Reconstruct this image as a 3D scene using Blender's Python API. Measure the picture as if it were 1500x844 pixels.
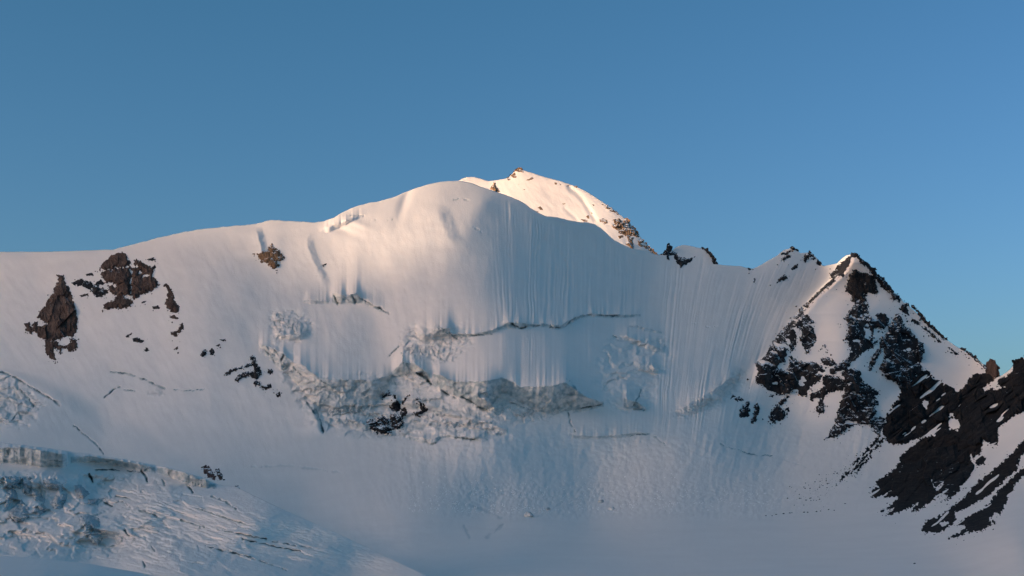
import bpy, math
import numpy as np

for o in list(bpy.data.objects):
    bpy.data.objects.remove(o)
SC = bpy.context.scene
COL = SC.collection
rng = np.random.default_rng(7)

# ------------------------------------------------------------------ camera
F = 2308.0            # focal length in photo pixels (1500 wide)
CX, CY, HOR = 750.0, 422.0, 760.0
PITCH = math.atan((HOR - CY) / F)
cam = bpy.data.cameras.new('camera')
cam.sensor_width = 36.0
cam.lens = 36.0 * F / 1500.0
cam.clip_start, cam.clip_end = 1.0, 90000.0
camo = bpy.data.objects.new('camera', cam)
COL.objects.link(camo)
camo.rotation_euler = (math.pi / 2 + PITCH, 0, 0)
SC.camera = camo

# ------------------------------------------------------------------ light
SUN_EL = math.radians(6.5)
SUN_LEFT = math.radians(70)         # measured from straight behind the camera, to the left
SDIR = np.array((-math.sin(SUN_LEFT), -math.cos(SUN_LEFT)))      # horizontal, scene -> sun
EXPO = 0.6
GAIN = 2 ** EXPO
w = bpy.data.worlds.new('World')
SC.world = w
w.use_nodes = True
nt = w.node_tree
sky = nt.nodes.new('ShaderNodeTexSky')
sky.sky_type = 'NISHITA'
sky.sun_disc = False
sky.sun_elevation = SUN_EL
sky.sun_rotation = math.atan2(SDIR[0], SDIR[1])
sky.altitude = 2000
sky.air_density = 1.0
sky.dust_density = 10.0
sky.ozone_density = 2.0
gam = nt.nodes.new('ShaderNodeGamma')
gam.inputs[1].default_value = 1.6
mul = nt.nodes.new('ShaderNodeVectorMath'); mul.operation = 'MULTIPLY'
add = nt.nodes.new('ShaderNodeVectorMath'); add.operation = 'ADD'
BG = 0.1
K = np.array((0.109, 0.092, 0.098)) / (BG * GAIN)
Cc = np.array((0.007, 0.070, 0.081)) / (BG * GAIN)
mul.inputs[1].default_value = K
add.inputs[1].default_value = Cc
nt.links.new(sky.outputs[0], gam.inputs[0])
nt.links.new(gam.outputs[0], mul.inputs[0])
nt.links.new(mul.outputs[0], add.inputs[0])
nt.links.new(add.outputs[0], nt.nodes['Background'].inputs[0])
nt.nodes['Background'].inputs[1].default_value = BG

sl = bpy.data.lights.new('sun', 'SUN')
sl.energy = 2.15
sl.angle = math.radians(1.3)
sl.color = (1.0, 0.74, 0.52)
so = bpy.data.objects.new('sun', sl)
COL.objects.link(so)
sv = np.array((SDIR[0] * math.cos(SUN_EL), SDIR[1] * math.cos(SUN_EL), math.sin(SUN_EL)))
from mathutils import Vector
so.rotation_euler = Vector(sv).to_track_quat('Z', 'Y').to_euler()

SC.view_settings.view_transform = 'Standard'
SC.view_settings.look = 'None'
SC.view_settings.exposure = EXPO
SC.view_settings.gamma = 1.0

# ------------------------------------------------------------------ numeric helpers
def hash2(x, y, seed):
    h = (x.astype(np.int64) * 374761393 + y.astype(np.int64) * 668265263 + seed * 974634777) & 0xffffffff
    h = ((h ^ (h >> 13)) * 1274126177) & 0xffffffff
    h = h ^ (h >> 16)
    return h.astype(np.float64) / 4294967296.0

def perlin(x, y, seed=0):
    xi = np.floor(x); yi = np.floor(y)
    fx = x - xi; fy = y - yi
    u = fx * fx * fx * (fx * (fx * 6 - 15) + 10)
    v = fy * fy * fy * (fy * (fy * 6 - 15) + 10)
    def g(ix, iy, dx, dy):
        a = hash2(ix, iy, seed) * 6.2831853
        return np.cos(a) * dx + np.sin(a) * dy
    n00 = g(xi, yi, fx, fy); n10 = g(xi + 1, yi, fx - 1, fy)
    n01 = g(xi, yi + 1, fx, fy - 1); n11 = g(xi + 1, yi + 1, fx - 1, fy - 1)
    a = n00 + u * (n10 - n00); b = n01 + u * (n11 - n01)
    return (a + v * (b - a)) * 1.5

def fbm(x, y, seed=0, oct=4, gain=0.5):
    s = 0.0; a = 1.0
    for k in range(oct):
        s = s + a * perlin(x, y, seed + k * 17)
        x, y = x * 1.86 + y * 0.7 + 3.1, y * 1.86 - x * 0.7 + 1.7
        a *= gain
    return s

def ridged(x, y, seed=0, oct=3):
    s = 0.0; a = 1.0
    for k in range(oct):
        s = s + a * (1 - 2.4 * np.abs(perlin(x, y, seed + k * 13)))
        x, y = x * 2.03 + 5.2, y * 2.03 + 1.3
        a *= 0.5
    return s

def worley(x, y, seed=0):
    """nearest jittered cell: returns (cell random, dx, dy, F1)"""
    xi = np.floor(x); yi = np.floor(y)
    best = np.full(x.shape, 1e9); rid = np.zeros(x.shape)
    bx = np.zeros(x.shape); by = np.zeros(x.shape)
    for i in (-1, 0, 1):
        for j in (-1, 0, 1):
            cx = xi + i; cy = yi + j
            px = cx + hash2(cx, cy, seed); py = cy + hash2(cx, cy, seed + 5)
            d = (px - x) ** 2 + (py - y) ** 2
            m = d < best
            best = np.where(m, d, best)
            rid = np.where(m, hash2(cx, cy, seed + 9), rid)
            bx = np.where(m, x - px, bx); by = np.where(m, y - py, by)
    return rid, bx, by, np.sqrt(best)

def plates(x, y, seed):
    r, dx, dy, f = worley(x, y, seed)
    r2 = (r * 7.31) % 1.0; r3 = (r * 13.7) % 1.0
    return (r - 0.5) + (r2 - 0.5) * dx * 1.6 + (r3 - 0.5) * dy * 1.6

def sm(a, b, x):
    t = np.clip((x - a) / (b - a), 0, 1)
    return t * t * (3 - 2 * t)

def ip(pts, x):
    p = np.array(pts, float)
    return np.interp(x, p[:, 0], p[:, 1])

def sdist(P, px, py):
    """signed pixel distance to polygon P, positive inside"""
    P = np.array(P, float); n = len(P)
    d2 = np.full(px.shape, 1e12); ins = np.zeros(px.shape, bool)
    for i in range(n):
        ax, ay = P[i]; bx, by = P[(i + 1) % n]
        ex, ey = bx - ax, by - ay
        l2 = ex * ex + ey * ey + 1e-9
        t = np.clip(((px - ax) * ex + (py - ay) * ey) / l2, 0, 1)
        d2 = np.minimum(d2, (px - ax - t * ex) ** 2 + (py - ay - t * ey) ** 2)
        c = ((ay > py) != (by > py))
        if abs(ey) > 1e-9:
            ins ^= c & (px < ax + (py - ay) * ex / ey)
    d = np.sqrt(d2)
    return np.where(ins, d, -d)

def ldist(P, px, py):
    P = np.array(P, float)
    d2 = np.full(px.shape, 1e12)
    for i in range(len(P) - 1):
        ax, ay = P[i]; bx, by = P[i + 1]
        ex, ey = bx - ax, by - ay
        t = np.clip(((px - ax) * ex + (py - ay) * ey) / (ex * ex + ey * ey + 1e-9), 0, 1)
        d2 = np.minimum(d2, (px - ax - t * ex) ** 2 + (py - ay - t * ey) ** 2)
    return np.sqrt(d2)

def tps(pts):
    P = np.array(pts, float)
    X = P[:, :2] / 300.0
    n = len(X)
    def ker(r2):
        return 0.5 * r2 * np.log(r2 + 1e-9)
    A = np.zeros((n + 3, n + 3))
    A[:n, :n] = ker(((X[:, None] - X[None]) ** 2).sum(2)) + np.eye(n) * 0.004
    A[:n, n:] = np.c_[np.ones(n), X]; A[n:, :n] = A[:n, n:].T
    sol = np.linalg.solve(A, np.r_[P[:, 2], 0, 0, 0])
    def f(px, py):
        x = px / 300.0; y = py / 300.0
        out = sol[n] + sol[n + 1] * x + sol[n + 2] * y
        for i in range(n):
            out = out + sol[i] * ker((x - X[i, 0]) ** 2 + (y - X[i, 1]) ** 2)
        return out
    return f

CT, ST = math.cos(PITCH), math.sin(PITCH)
def world(px, py, D):
    u = (px - CX) / F; v = (CY - py) / F
    yc = CT - v * ST; zc = ST + v * CT
    return np.stack([D * u / yc, D * np.ones_like(u), D * zc / yc], -1)

def tag(o, label=None, cat=None, group=None, kind=None):
    if label: o['label'] = label
    if cat: o['category'] = cat
    if group: o['group'] = group
    if kind: o['kind'] = kind
    return o

def mesh_obj(name, V, Q, mat, smooth=True, attrs=None, parent=None, origin=None):
    V = np.asarray(V, float); Q = np.asarray(Q, np.int32)
    if origin is not None:
        V = V - np.array(origin)
    k = Q.shape[1]
    me = bpy.data.meshes.new(name)
    me.vertices.add(len(V)); me.vertices.foreach_set('co', V.astype(np.float32).ravel())
    me.loops.add(len(Q) * k); me.loops.foreach_set('vertex_index', Q.ravel())
    me.polygons.add(len(Q)); me.polygons.foreach_set('loop_start', np.arange(0, len(Q) * k, k, dtype=np.int32))
    me.polygons.foreach_set('use_smooth', np.full(len(Q), bool(smooth)))
    me.update(calc_edges=True)
    for a, val in (attrs or {}).items():
        at = me.attributes.new(a, 'FLOAT', 'POINT')
        at.data.foreach_set('value', np.asarray(val, np.float32))
    me.materials.append(mat)
    o = bpy.data.objects.new(name, me)
    COL.objects.link(o)
    if parent is not None:
        o.parent = parent
    elif origin is not None:
        o.location = origin
    return o

def empty(name, loc):
    o = bpy.data.objects.new(name, None)
    o.empty_display_size = 10
    o.location = loc
    COL.objects.link(o)
    return o

# ------------------------------------------------------------------ materials
def new_mat(name):
    m = bpy.data.materials.new(name); m.use_nodes = True
    return m, m.node_tree, m.node_tree.nodes['Principled BSDF']

def noise_node(t, scale, detail=4, vec=None, rough=0.6):
    n = t.nodes.new('ShaderNodeTexNoise')
    n.inputs['Scale'].default_value = scale; n.inputs['Detail'].default_value = detail
    n.inputs['Roughness'].default_value = rough
    if vec is not None: t.links.new(vec, n.inputs['Vector'])
    return n

def ramp(t, src, stops):
    r = t.nodes.new('ShaderNodeValToRGB')
    e = r.color_ramp.elements
    while len(e) < len(stops): e.new(0.5)
    for el, (p, c) in zip(e, stops):
        el.position = p; el.color = (*c, 1)
    t.links.new(src, r.inputs[0])
    return r

def mixc(t, fac, a, b):
    m = t.nodes.new('ShaderNodeMix'); m.data_type = 'RGBA'
    for s, i in ((fac, 0), (a, 6), (b, 7)):
        if hasattr(s, 'is_linked'): t.links.new(s, m.inputs[i])
        elif isinstance(s, (int, float)): m.inputs[i].default_value = s
        else: m.inputs[i].default_value = (*s, 1)
    return m.outputs[2]

def snow_material(name, bump=1.0, bscale=0.25, tint=(0.93, 0.86, 0.80)):
    m, t, p = new_mat(name)
    pos = t.nodes.new('ShaderNodeNewGeometry').outputs['Position']
    ai = t.nodes.new('ShaderNodeAttribute'); ai.attribute_name = 'ice'
    ag = t.nodes.new('ShaderNodeAttribute'); ag.attribute_name = 'grit'
    big = noise_node(t, 0.012, 5, pos)
    sn = ramp(t, big.outputs[0], [(0.3, tuple(c * 0.955 for c in tint)), (0.7, tint)])
    fine = noise_node(t, 0.09, 6, pos, 0.7)
    ic = ramp(t, fine.outputs[0], [(0.30, (0.30, 0.36, 0.36)), (0.52, (0.43, 0.49, 0.49)), (0.75, (0.64, 0.68, 0.67))])
    gr = ramp(t, fine.outputs[0], [(0.3, (0.62, 0.54, 0.49)), (0.7, (0.84, 0.79, 0.74))])
    c = mixc(t, ai.outputs['Fac'], sn.outputs[0], ic.outputs[0])
    groove_shade = t.nodes.new('ShaderNodeMapRange'); groove_shade.inputs[1].default_value = 1.0; groove_shade.inputs[2].default_value = 2.0
    t.links.new(ai.outputs['Fac'], groove_shade.inputs[0])
    c = mixc(t, groove_shade.outputs[0], c, (0.075, 0.085, 0.09))  # crevasse shade painted in as near-black where the ice value runs high
    c = mixc(t, ag.outputs['Fac'], c, gr.outputs[0])
    t.links.new(c, p.inputs['Base Color'])
    p.inputs['Roughness'].default_value = 0.7
    p.inputs['Specular IOR Level'].default_value = 0.15
    b1 = noise_node(t, bscale, 5, pos, 0.62)
    bn = t.nodes.new('ShaderNodeBump')
    bn.inputs['Strength'].default_value = 0.35 * bump
    bn.inputs['Distance'].default_value = 1.2
    t.links.new(b1.outputs[0], bn.inputs['Height'])
    t.links.new(bn.outputs[0], p.inputs['Normal'])
    return m

def rock_material(name, dark, mid, light, snow_from=0.8, snow_amt=1.0, vs=1.0):
    m, t, p = new_mat(name)
    g = t.nodes.new('ShaderNodeNewGeometry')
    pos = g.outputs['Position']
    mp = t.nodes.new('ShaderNodeMapping')
    mp.inputs['Scale'].default_value = (1, 1, 0.35)
    t.links.new(pos, mp.inputs[0])
    n1 = noise_node(t, 0.035 * vs, 8, mp.outputs[0], 0.68)
    n2 = noise_node(t, 0.22 * vs, 5, pos, 0.65)
    r1 = ramp(t, n1.outputs[0], [(0.33, dark), (0.52, mid), (0.72, light)])
    v = t.nodes.new('ShaderNodeMapRange')
    v.inputs[1].default_value = 0.25; v.inputs[2].default_value = 0.75
    v.inputs[3].default_value = 0.6; v.inputs[4].default_value = 1.35
    t.links.new(n2.outputs[0], v.inputs[0])
    vm = t.nodes.new('ShaderNodeVectorMath'); vm.operation = 'SCALE'
    t.links.new(r1.outputs[0], vm.inputs[0]); t.links.new(v.outputs[0], vm.inputs[3])
    # snow lying on the ledges
    sx = t.nodes.new('ShaderNodeSeparateXYZ')
    t.links.new(g.outputs['True Normal'], sx.inputs[0])
    nz = t.nodes.new('ShaderNodeMath'); nz.operation = 'ADD'
    n3 = noise_node(t, 0.05 * vs, 3, pos)
    ns = t.nodes.new('ShaderNodeMath'); ns.operation = 'MULTIPLY_ADD'
    t.links.new(n3.outputs[0], ns.inputs[0]); ns.inputs[1].default_value = 0.7; ns.inputs[2].default_value = -0.35
    t.links.new(sx.outputs[2], nz.inputs[0]); t.links.new(ns.outputs[0], nz.inputs[1])
    mr = t.nodes.new('ShaderNodeMapRange')
    mr.inputs[1].default_value = snow_from; mr.inputs[2].default_value = snow_from + 0.06
    mr.inputs[4].default_value = snow_amt
    t.links.new(nz.outputs[0], mr.inputs[0])
    c = mixc(t, mr.outputs[0], vm.outputs[0], (0.84, 0.85, 0.86))
    t.links.new(c, p.inputs['Base Color'])
    p.inputs['Roughness'].default_value = 0.9
    p.inputs['Specular IOR Level'].default_value = 0.15
    bn = t.nodes.new('ShaderNodeBump'); bn.inputs['Strength'].default_value = 0.6
    bn.inputs['Distance'].default_value = 2.0
    t.links.new(n2.outputs[0], bn.inputs['Height']); t.links.new(bn.outputs[0], p.inputs['Normal'])
    return m

M_snow = snow_material('snow_face')
M_near = snow_material('snow_glacier', 1.0, 0.5)
M_brown = rock_material('brown_rock', (0.050, 0.033, 0.028), (0.100, 0.067, 0.055), (0.165, 0.118, 0.096), 0.97)
M_dark = rock_material('dark_rock', (0.012, 0.013, 0.016), (0.030, 0.029, 0.031), (0.070, 0.060, 0.055), 0.84)
M_slate = rock_material('black_rock', (0.009, 0.010, 0.012), (0.016, 0.015, 0.016), (0.038, 0.032, 0.029), 1.06)
M_talus = rock_material('brown_talus', (0.008, 0.007, 0.007), (0.018, 0.014, 0.013), (0.046, 0.034, 0.028), 1.25, vs=1.6)
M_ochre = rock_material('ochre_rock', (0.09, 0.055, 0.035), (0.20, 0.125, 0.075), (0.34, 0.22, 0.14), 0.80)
M_red = rock_material('red_rock', (0.05, 0.028, 0.024), (0.10, 0.055, 0.045), (0.16, 0.09, 0.075), 0.97)
M_ice = rock_material('glacier_ice', (0.38, 0.41, 0.42), (0.53, 0.56, 0.56), (0.70, 0.71, 0.70), 1.3)

# ------------------------------------------------------------------ terrain sheets
class Sheet:
    """terrain surface sampled along sight lines; D holds the ground distance of every sample"""
    def __init__(s, xs, top, bot, rows):
        s.xs = xs; s.n = len(xs); s.m = rows
        s.top = top; s.bot = bot
        t = np.linspace(0, 1, rows)
        s.px = np.repeat(xs[None], rows, 0)
        s.py = top[None] + (bot - top)[None] * t[:, None]
        s.ice = np.zeros(s.px.shape); s.grit = np.zeros(s.px.shape)
        s.own = np.zeros(s.px.shape, int)
        s.R = np.zeros(s.px.shape)          # relief towards the viewer, in pixel equivalents
    def finish(s, base):
        s.D = base - s.R * base / F
    def look(s, px, py):
        fx = np.clip((px - s.xs[0]) / (s.xs[1] - s.xs[0]), 0, s.n - 1.001)
        i = fx.astype(int); a = fx - i
        tp = s.top[i] * (1 - a) + s.top[i + 1] * a
        bt = s.bot[i] * (1 - a) + s.bot[i + 1] * a
        fy = np.clip((py - tp) / (bt - tp), 0, 0.99999) * (s.m - 1)
        j = np.minimum(fy.astype(int), s.m - 2); b = fy - j
        D = s.D
        return (D[j, i] * (1 - a) + D[j, i + 1] * a) * (1 - b) + (D[j + 1, i] * (1 - a) + D[j + 1, i + 1] * a) * b
    def build(s, name, mat, back=(6, 20, 60, 160, 400, 900, 1800), drop=0.7, parts=()):
        V = world(s.px, s.py, s.D)
        rows = []
        top = V[0]
        hd = top[:, :2] / np.linalg.norm(top[:, :2], axis=1)[:, None]
        for b in reversed(back):
            r = top.copy()
            r[:, :2] += hd * b
            r[:, 2] -= b * drop * (0.25 + 0.75 * b / (b + 25.0))
            rows.append(r)
        nb = len(rows)
        A = np.concatenate([np.array(rows), V], 0) if nb else V
        pad = lambda a: np.concatenate([np.repeat(a[:1], nb, 0), a], 0) if nb else a
        ice, grit, own = pad(s.ice), pad(s.grit), pad(s.own)
        if nb: own[:nb] = 0
        R, N = A.shape[:2]
        idx = np.arange(R * N).reshape(R, N)
        q = np.stack([idx[1:, :-1], idx[1:, 1:], idx[:-1, 1:], idx[:-1, :-1]], -1).reshape(-1, 4)
        fo = own[1:, :-1].ravel()
        A = A.reshape(-1, 3)
        out = []
        todo = [(0, name, mat)] + list(parts)
        for k, nm, mt in todo:
            qq = q[fo == k]
            if len(qq) == 0: out.append(None); continue
            u, inv = np.unique(qq, return_inverse=True)
            org = None
            if k:
                c = A[u]; org = (c[:, 0].mean(), c[:, 1].mean(), c[:, 2].min())
            out.append(mesh_obj(nm, A[u], inv.reshape(-1, 4), mt, True,
                                {'ice': ice.ravel()[u], 'grit': grit.ravel()[u]}, origin=org))
        return out

# ---- main wall: skyline of the near ridge, pyramid and right-hand spur
SKY = [(-300, 373), (-100, 371), (0, 369), (60, 369), (100, 368), (130, 367), (150, 366), (166, 366), (180, 362), (200, 357), (230, 349),
       (260, 342), (290, 336.5), (330, 332), (350, 331), (375, 328), (390, 323.5), (410, 322.5), (440, 325), (462, 326),
       (475, 324), (490, 318), (500, 312.5), (512, 306.5), (530, 300), (560, 293.5), (575, 290), (590, 283), (610, 275.5), (630, 269.5),
       (645, 266.5), (660, 265.3), (675, 265), (690, 268), (705, 274), (730, 282), (750, 289), (765, 296), (775, 303), (787, 311), (800, 317),
       (815, 318), (830, 322), (845, 325), (862, 326), (870, 328), (880, 334), (890, 343), (900, 352), (915, 360), (925, 364),
       (940, 366), (955, 371), (965, 374), (978, 371), (985, 367), (990, 362), (1000, 359), (1010, 360), (1022, 363), (1030, 364), (1036, 370),
       (1043, 378), (1049, 387), (1058, 388.5), (1085, 390), (1100, 394.5), (1110, 391), (1125, 382), (1138, 375), (1147, 367), (1157, 364),
       (1167, 367), (1173, 371.5), (1182, 370), (1189, 371), (1196, 378), (1203, 388), (1207, 390), (1216, 388), (1226, 386), (1232, 380), (1240, 374), (1249, 372),
       (1256, 377), (1264, 384), (1275, 394), (1285, 405), (1300, 418), (1310, 429), (1325, 444), (1340, 456), (1360, 478), (1375, 490),
       (1400, 507), (1420, 519), (1437, 531), (1447, 541), (1460, 553), (1468, 550), (1480, 541), (1487, 532), (1500, 525),
       (1560, 512), (1800, 480)]
xs = np.arange(-260, 1762, 1.08)
top = ip(SKY, xs) + (0.9 * fbm(xs / 17, xs * 0, 2, 4)) * sm(150, 240, xs) * (1 - sm(560, 620, xs)) + 0.35 * fbm(xs / 9, xs * 0, 4, 3) * sm(700, 760, xs) * (1 - sm(1230, 1250, xs))
S = Sheet(xs, top, np.full(len(xs), 872.0), 440)
PX, PY, R = S.px, S.py, S.R

BASE = [(-260, 370, 4250), (0, 370, 4300), (200, 357, 4380), (-260, 520, 3900), (0, 520, 3960), (150, 520, 4000), (300, 335, 4460), (300, 480, 4110),
        (300, 600, 3910), (300, 700, 3560), (150, 640, 3730), (0, 640, 3580), (-260, 640, 3620), (-260, 860, 2500), (0, 760, 3150), (300, 800, 2950),
        (0, 860, 2400), (300, 860, 2300),
        (450, 325, 4540), (450, 450, 4280), (450, 560, 4070), (450, 650, 3860), (450, 720, 3600), (600, 275, 4620), (600, 360, 4365), (600, 480, 4150),
        (600, 560, 4020), (600, 640, 3880), (600, 720, 3530), (600, 790, 3060), (600, 860, 2620),
        (700, 268, 4640), (720, 400, 4275), (720, 500, 4060), (720, 600, 3890), (720, 660, 3760), (720, 740, 3480), (720, 860, 2200),
        (800, 318, 4610), (800, 400, 4420), (800, 500, 4110), (870, 330, 4690), (870, 420, 4450), (870, 520, 4110), (870, 620, 3940), (870, 700, 3800), (870, 755, 3450),
        (870, 860, 2150), (960, 374, 4650), (960, 460, 4370), (960, 560, 4060),
        (1050, 388, 4590), (1050, 480, 4300), (1050, 580, 4060), (1050, 660, 3900), (1050, 740, 3500), (1050, 860, 2100),
        (1105, 394, 4640), (1160, 365, 4590), (1206, 390, 4530), (1150, 470, 4290), (1150, 600, 4030), (1150, 680, 3780), (1150, 740, 3430), (1150, 860, 2050),
        (1232, 386, 4525), (1252, 374, 4480), (1215, 430, 4370), (1240, 480, 4050), (1240, 560, 3860), (1300, 500, 3920), (1300, 600, 3690), (1300, 700, 3330), (1300, 780, 2850), (1300, 860, 1980),
        (1437, 531, 3560), (1360, 478, 3900), (1430, 620, 3200), (1430, 720, 2880), (1430, 800, 2450), (1430, 860, 1900), (1500, 530, 3100), (1500, 620, 2800),
        (1500, 720, 2520), (1500, 800, 2200), (1500, 860, 1800), (1700, 495, 2700), (1700, 650, 2350), (1700, 860, 1600), (1800, 480, 2550)]
BASE = [(x, y, d + max(0.0, min(1.0, (720 - y) / 330.0)) * float(np.interp(x, [800, 870, 960, 1050, 1160, 1206, 1250], [0, 50, 170, 240, 170, 110, 0]))) for x, y, d in BASE]
BASE = [(x, y, d + max(0.0, min(1.0, (800 - y) / 120.0)) * (float(np.interp(x, [1100, 1150, 1300, 1430, 1500, 1800], [0, 165, 540, 820, 1080, 1500])) + 0.9 * max(0.0, 420 - max(x, -260)))) for x, y, d in BASE]
base = tps(BASE)(PX, PY)
Smin = np.repeat(top[None], S.m, 0)
dsk = PY - Smin
KF = ip([(-260, -.9), (0, -.8), (120, -.6), (300, -.5), (500, -.3), (700, -.09), (800, .03), (900, 0), (1000, .12), (1080, .33), (1150, .48), (1250, .45), (1400, .7)], PX)
QF = PX + KF * (PY - 400)

# arete of the pyramid: the right side stands in front of the wall
AR = [(365, 1250), (375, 1246), (400, 1232), (425, 1205), (440, 1190), (455, 1180), (470, 1165), (490, 1150), (507, 1135), (520, 1125), (535, 1110), (560, 1106), (600, 1085), (660, 1040)]
xa = ip(AR, PY)
J = ip([(365, 210), (385, 200), (430, 120), (460, 72), (500, 42), (545, 48), (580, 26), (620, 10), (680, 0)], PY)
wid = ip([(365, 1.5), (540, 2.0), (580, 14), (640, 40)], PY)
R += J / (1 + np.exp(-np.clip((PX - xa) / wid, -30, 30))) * np.exp(-np.clip(PX - xa, 0, None) / 170)

# broad bumps: (x, y, rx, ry, rotation degrees, height in px)
for (bx, by, rx, ry, ro, am) in [
        (640, 315, 50, 60, 0, 9), (540, 330, 60, 45, -15, 7), (592, 296, 7, 26, -18, -5),
        (690, 330, 26, 60, -25, 5), (705, 300, 20, 18, 0, 3), (545, 385, 26, 12, 30, -1.5),
        (400, 372, 14, 22, -10, 4),
        
        (410, 330, 30, 10, 0, 2), (496, 335, 26, 6, -22, -5), (510, 322, 30, 5, -20, 4),
        (590, 515, 60, 26, 10, 4), (545, 485, 30, 60, 15, -6), (500, 500, 50, 50, 0, 4), (640, 520, 40, 20, -15, 4),
        (920, 560, 40, 28, -30, 7), (870, 545, 30, 14, 35, -3), (950, 590, 16, 26, 10, -4),
        (1040, 585, 50, 18, -25, 4), (1085, 555, 30, 12, -40, 4),
        (470, 722, 130, 24, 8, 8), (600, 750, 90, 24, 10, 10), (705, 772, 34, 30, 0, -7), (560, 690, 110, 16, 14, -4), (430, 690, 70, 8, 4, 3), (740, 745, 40, 16, 20, 4), (1050, 770, 180, 12, -4, 3),
        (60, 600, 90, 36, 28, 8), (250, 590, 80, 24, 15, 5), (140, 570, 60, 16, 12, 3),
        (110, 380, 60, 10, 8, -3), (145, 362, 12, 16, 0, -3), (60, 430, 26, 60, 20, -4),
        
        (1190, 470, 26, 90, 15, -2), (1130, 430, 30, 70, 20, 3), (1360, 520, 60, 40, 35, 8), (1330, 560, 40, 12, 25, -6),
        (1225, 460, 22, 60, 6, 3), (1290, 600, 20, 50, 10, -4)]:
    a = math.radians(ro)
    dx = PX - bx; dy = PY - by
    u = (dx * math.cos(a) - dy * math.sin(a)) / rx; v = (dx * math.sin(a) + dy * math.cos(a)) / ry
    R += am * np.exp(-(u * u + v * v))

# rounded crest where the ridge is a snow dome
rd = ip([(-260, 5), (300, 5), (400, 3), (470, 1.5), (490, 4), (560, 5), (680, 3.5), (710, 1.5), (760, 0), (2000, 0)], PX)
R -= rd * np.exp(-dsk / 9.0)

# left hump: band that turns away along a curved edge
ub = ip([(-260, 520), (0, 537), (60, 550), (130, 583), (200, 622), (260, 660), (330, 705), (400, 760), (2000, 900)], PX)
lb = ip([(-260, 525), (0, 548), (50, 566), (105, 602), (150, 640), (200, 668), (260, 700), (330, 730), (400, 770), (2000, 910)], PX)
hum = sm(0, 1, (PY - ub) / (lb - ub))
R += 8 * hum * (1 - sm(300, 400, PX))

# flutes
mf = sm(705, 760, PX) * (1 - sm(1180, 1230, PX)) * sm(2, 26, dsk)
mf = mf * (1 - sm(610, 660, PY)) * np.where(PX < 960, 1 - 0.65 * sm(455, 480, PY + 0 * PX) * (1 - sm(940, 970, PX)), 1.0)
mf = mf * np.where((PX > xa), 0.45, 1.0)
mf = mf * (1 - 0.4 * sm(1090, 1150, PX))
mod = 0.65 + 0.8 * perlin(QF / 28, PY / 260, 3)
fl = 0.40 * ridged(QF / 8.5, PY / 240, 11, 2) + 0.40 * perlin(QF / 15, PY / 190, 12) + 0.3 * perlin(QF / 3.4, PY / 120, 14)
QV = QF + 2.2 * fbm(PX / 30, PY / 45, 15, 2)
fl = fl + 0.75 * ridged(QV / 5.2, PY / 170, 16, 2) * np.clip(0.5 + perlin(QF / 22, PY / 90, 17), 0.1, 1.3)
R += mf * np.clip(mod, 0.2, 1.5) * fl * 1.7
ml = (1 - sm(650, 740, PX)) * sm(8, 60, dsk) * (1 - sm(600, 680, PY))
R += ml * (0.22 * perlin(QF / 16, PY / 160, 21) + 0.07 * perlin((QF + 2 * perlin(PX / 25, PY / 30, 24)) / 5.5, PY / 70, 22) + 0.12 * fbm(QF / 9, PY / 22, 23, 3) + 0.8 * fbm(PX / 45, PY / 38, 25, 3))
# runnels on the lower apron
ma = sm(600, 650, PY) * (1 - sm(735, 765, PY)) * sm(480, 620, PX) * (1 - sm(1250, 1330, PX))
QW = QF + 12 * fbm(PX / 70, PY / 60, 30, 3)
R += ma * (1.5 * perlin(QW / 21, PY / 70, 31) + 0.6 * fbm(QW / 9, PY / 30, 32, 3) + 0.95 * fbm(PX / 9, PY / 6, 33, 3))
md = sm(690, 725, PY) * (1 - sm(752, 768, PY)) * sm(620, 700, PX) * (1 - sm(1180, 1260, PX))
R += md * 2.2 * fbm(PX / 7, PY / 3.2, 35, 3)
# broad and fine snow texture
R += 1.6 * fbm(QF / 75, PY / 110, 41, 3) + 0.22 * fbm(QF / 14, PY / 26, 45, 3) * sm(2, 15, dsk)
R += 0.07 * fbm(PX / 4, PY / 4, 47, 3)
mfl = sm(750, 775, PY)
R += mfl * (1.6 * fbm(PX / 60, PY / 10, 48, 3) + 0.7 * fbm(PX / 14, PY / 2.5, 49, 3))

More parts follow.
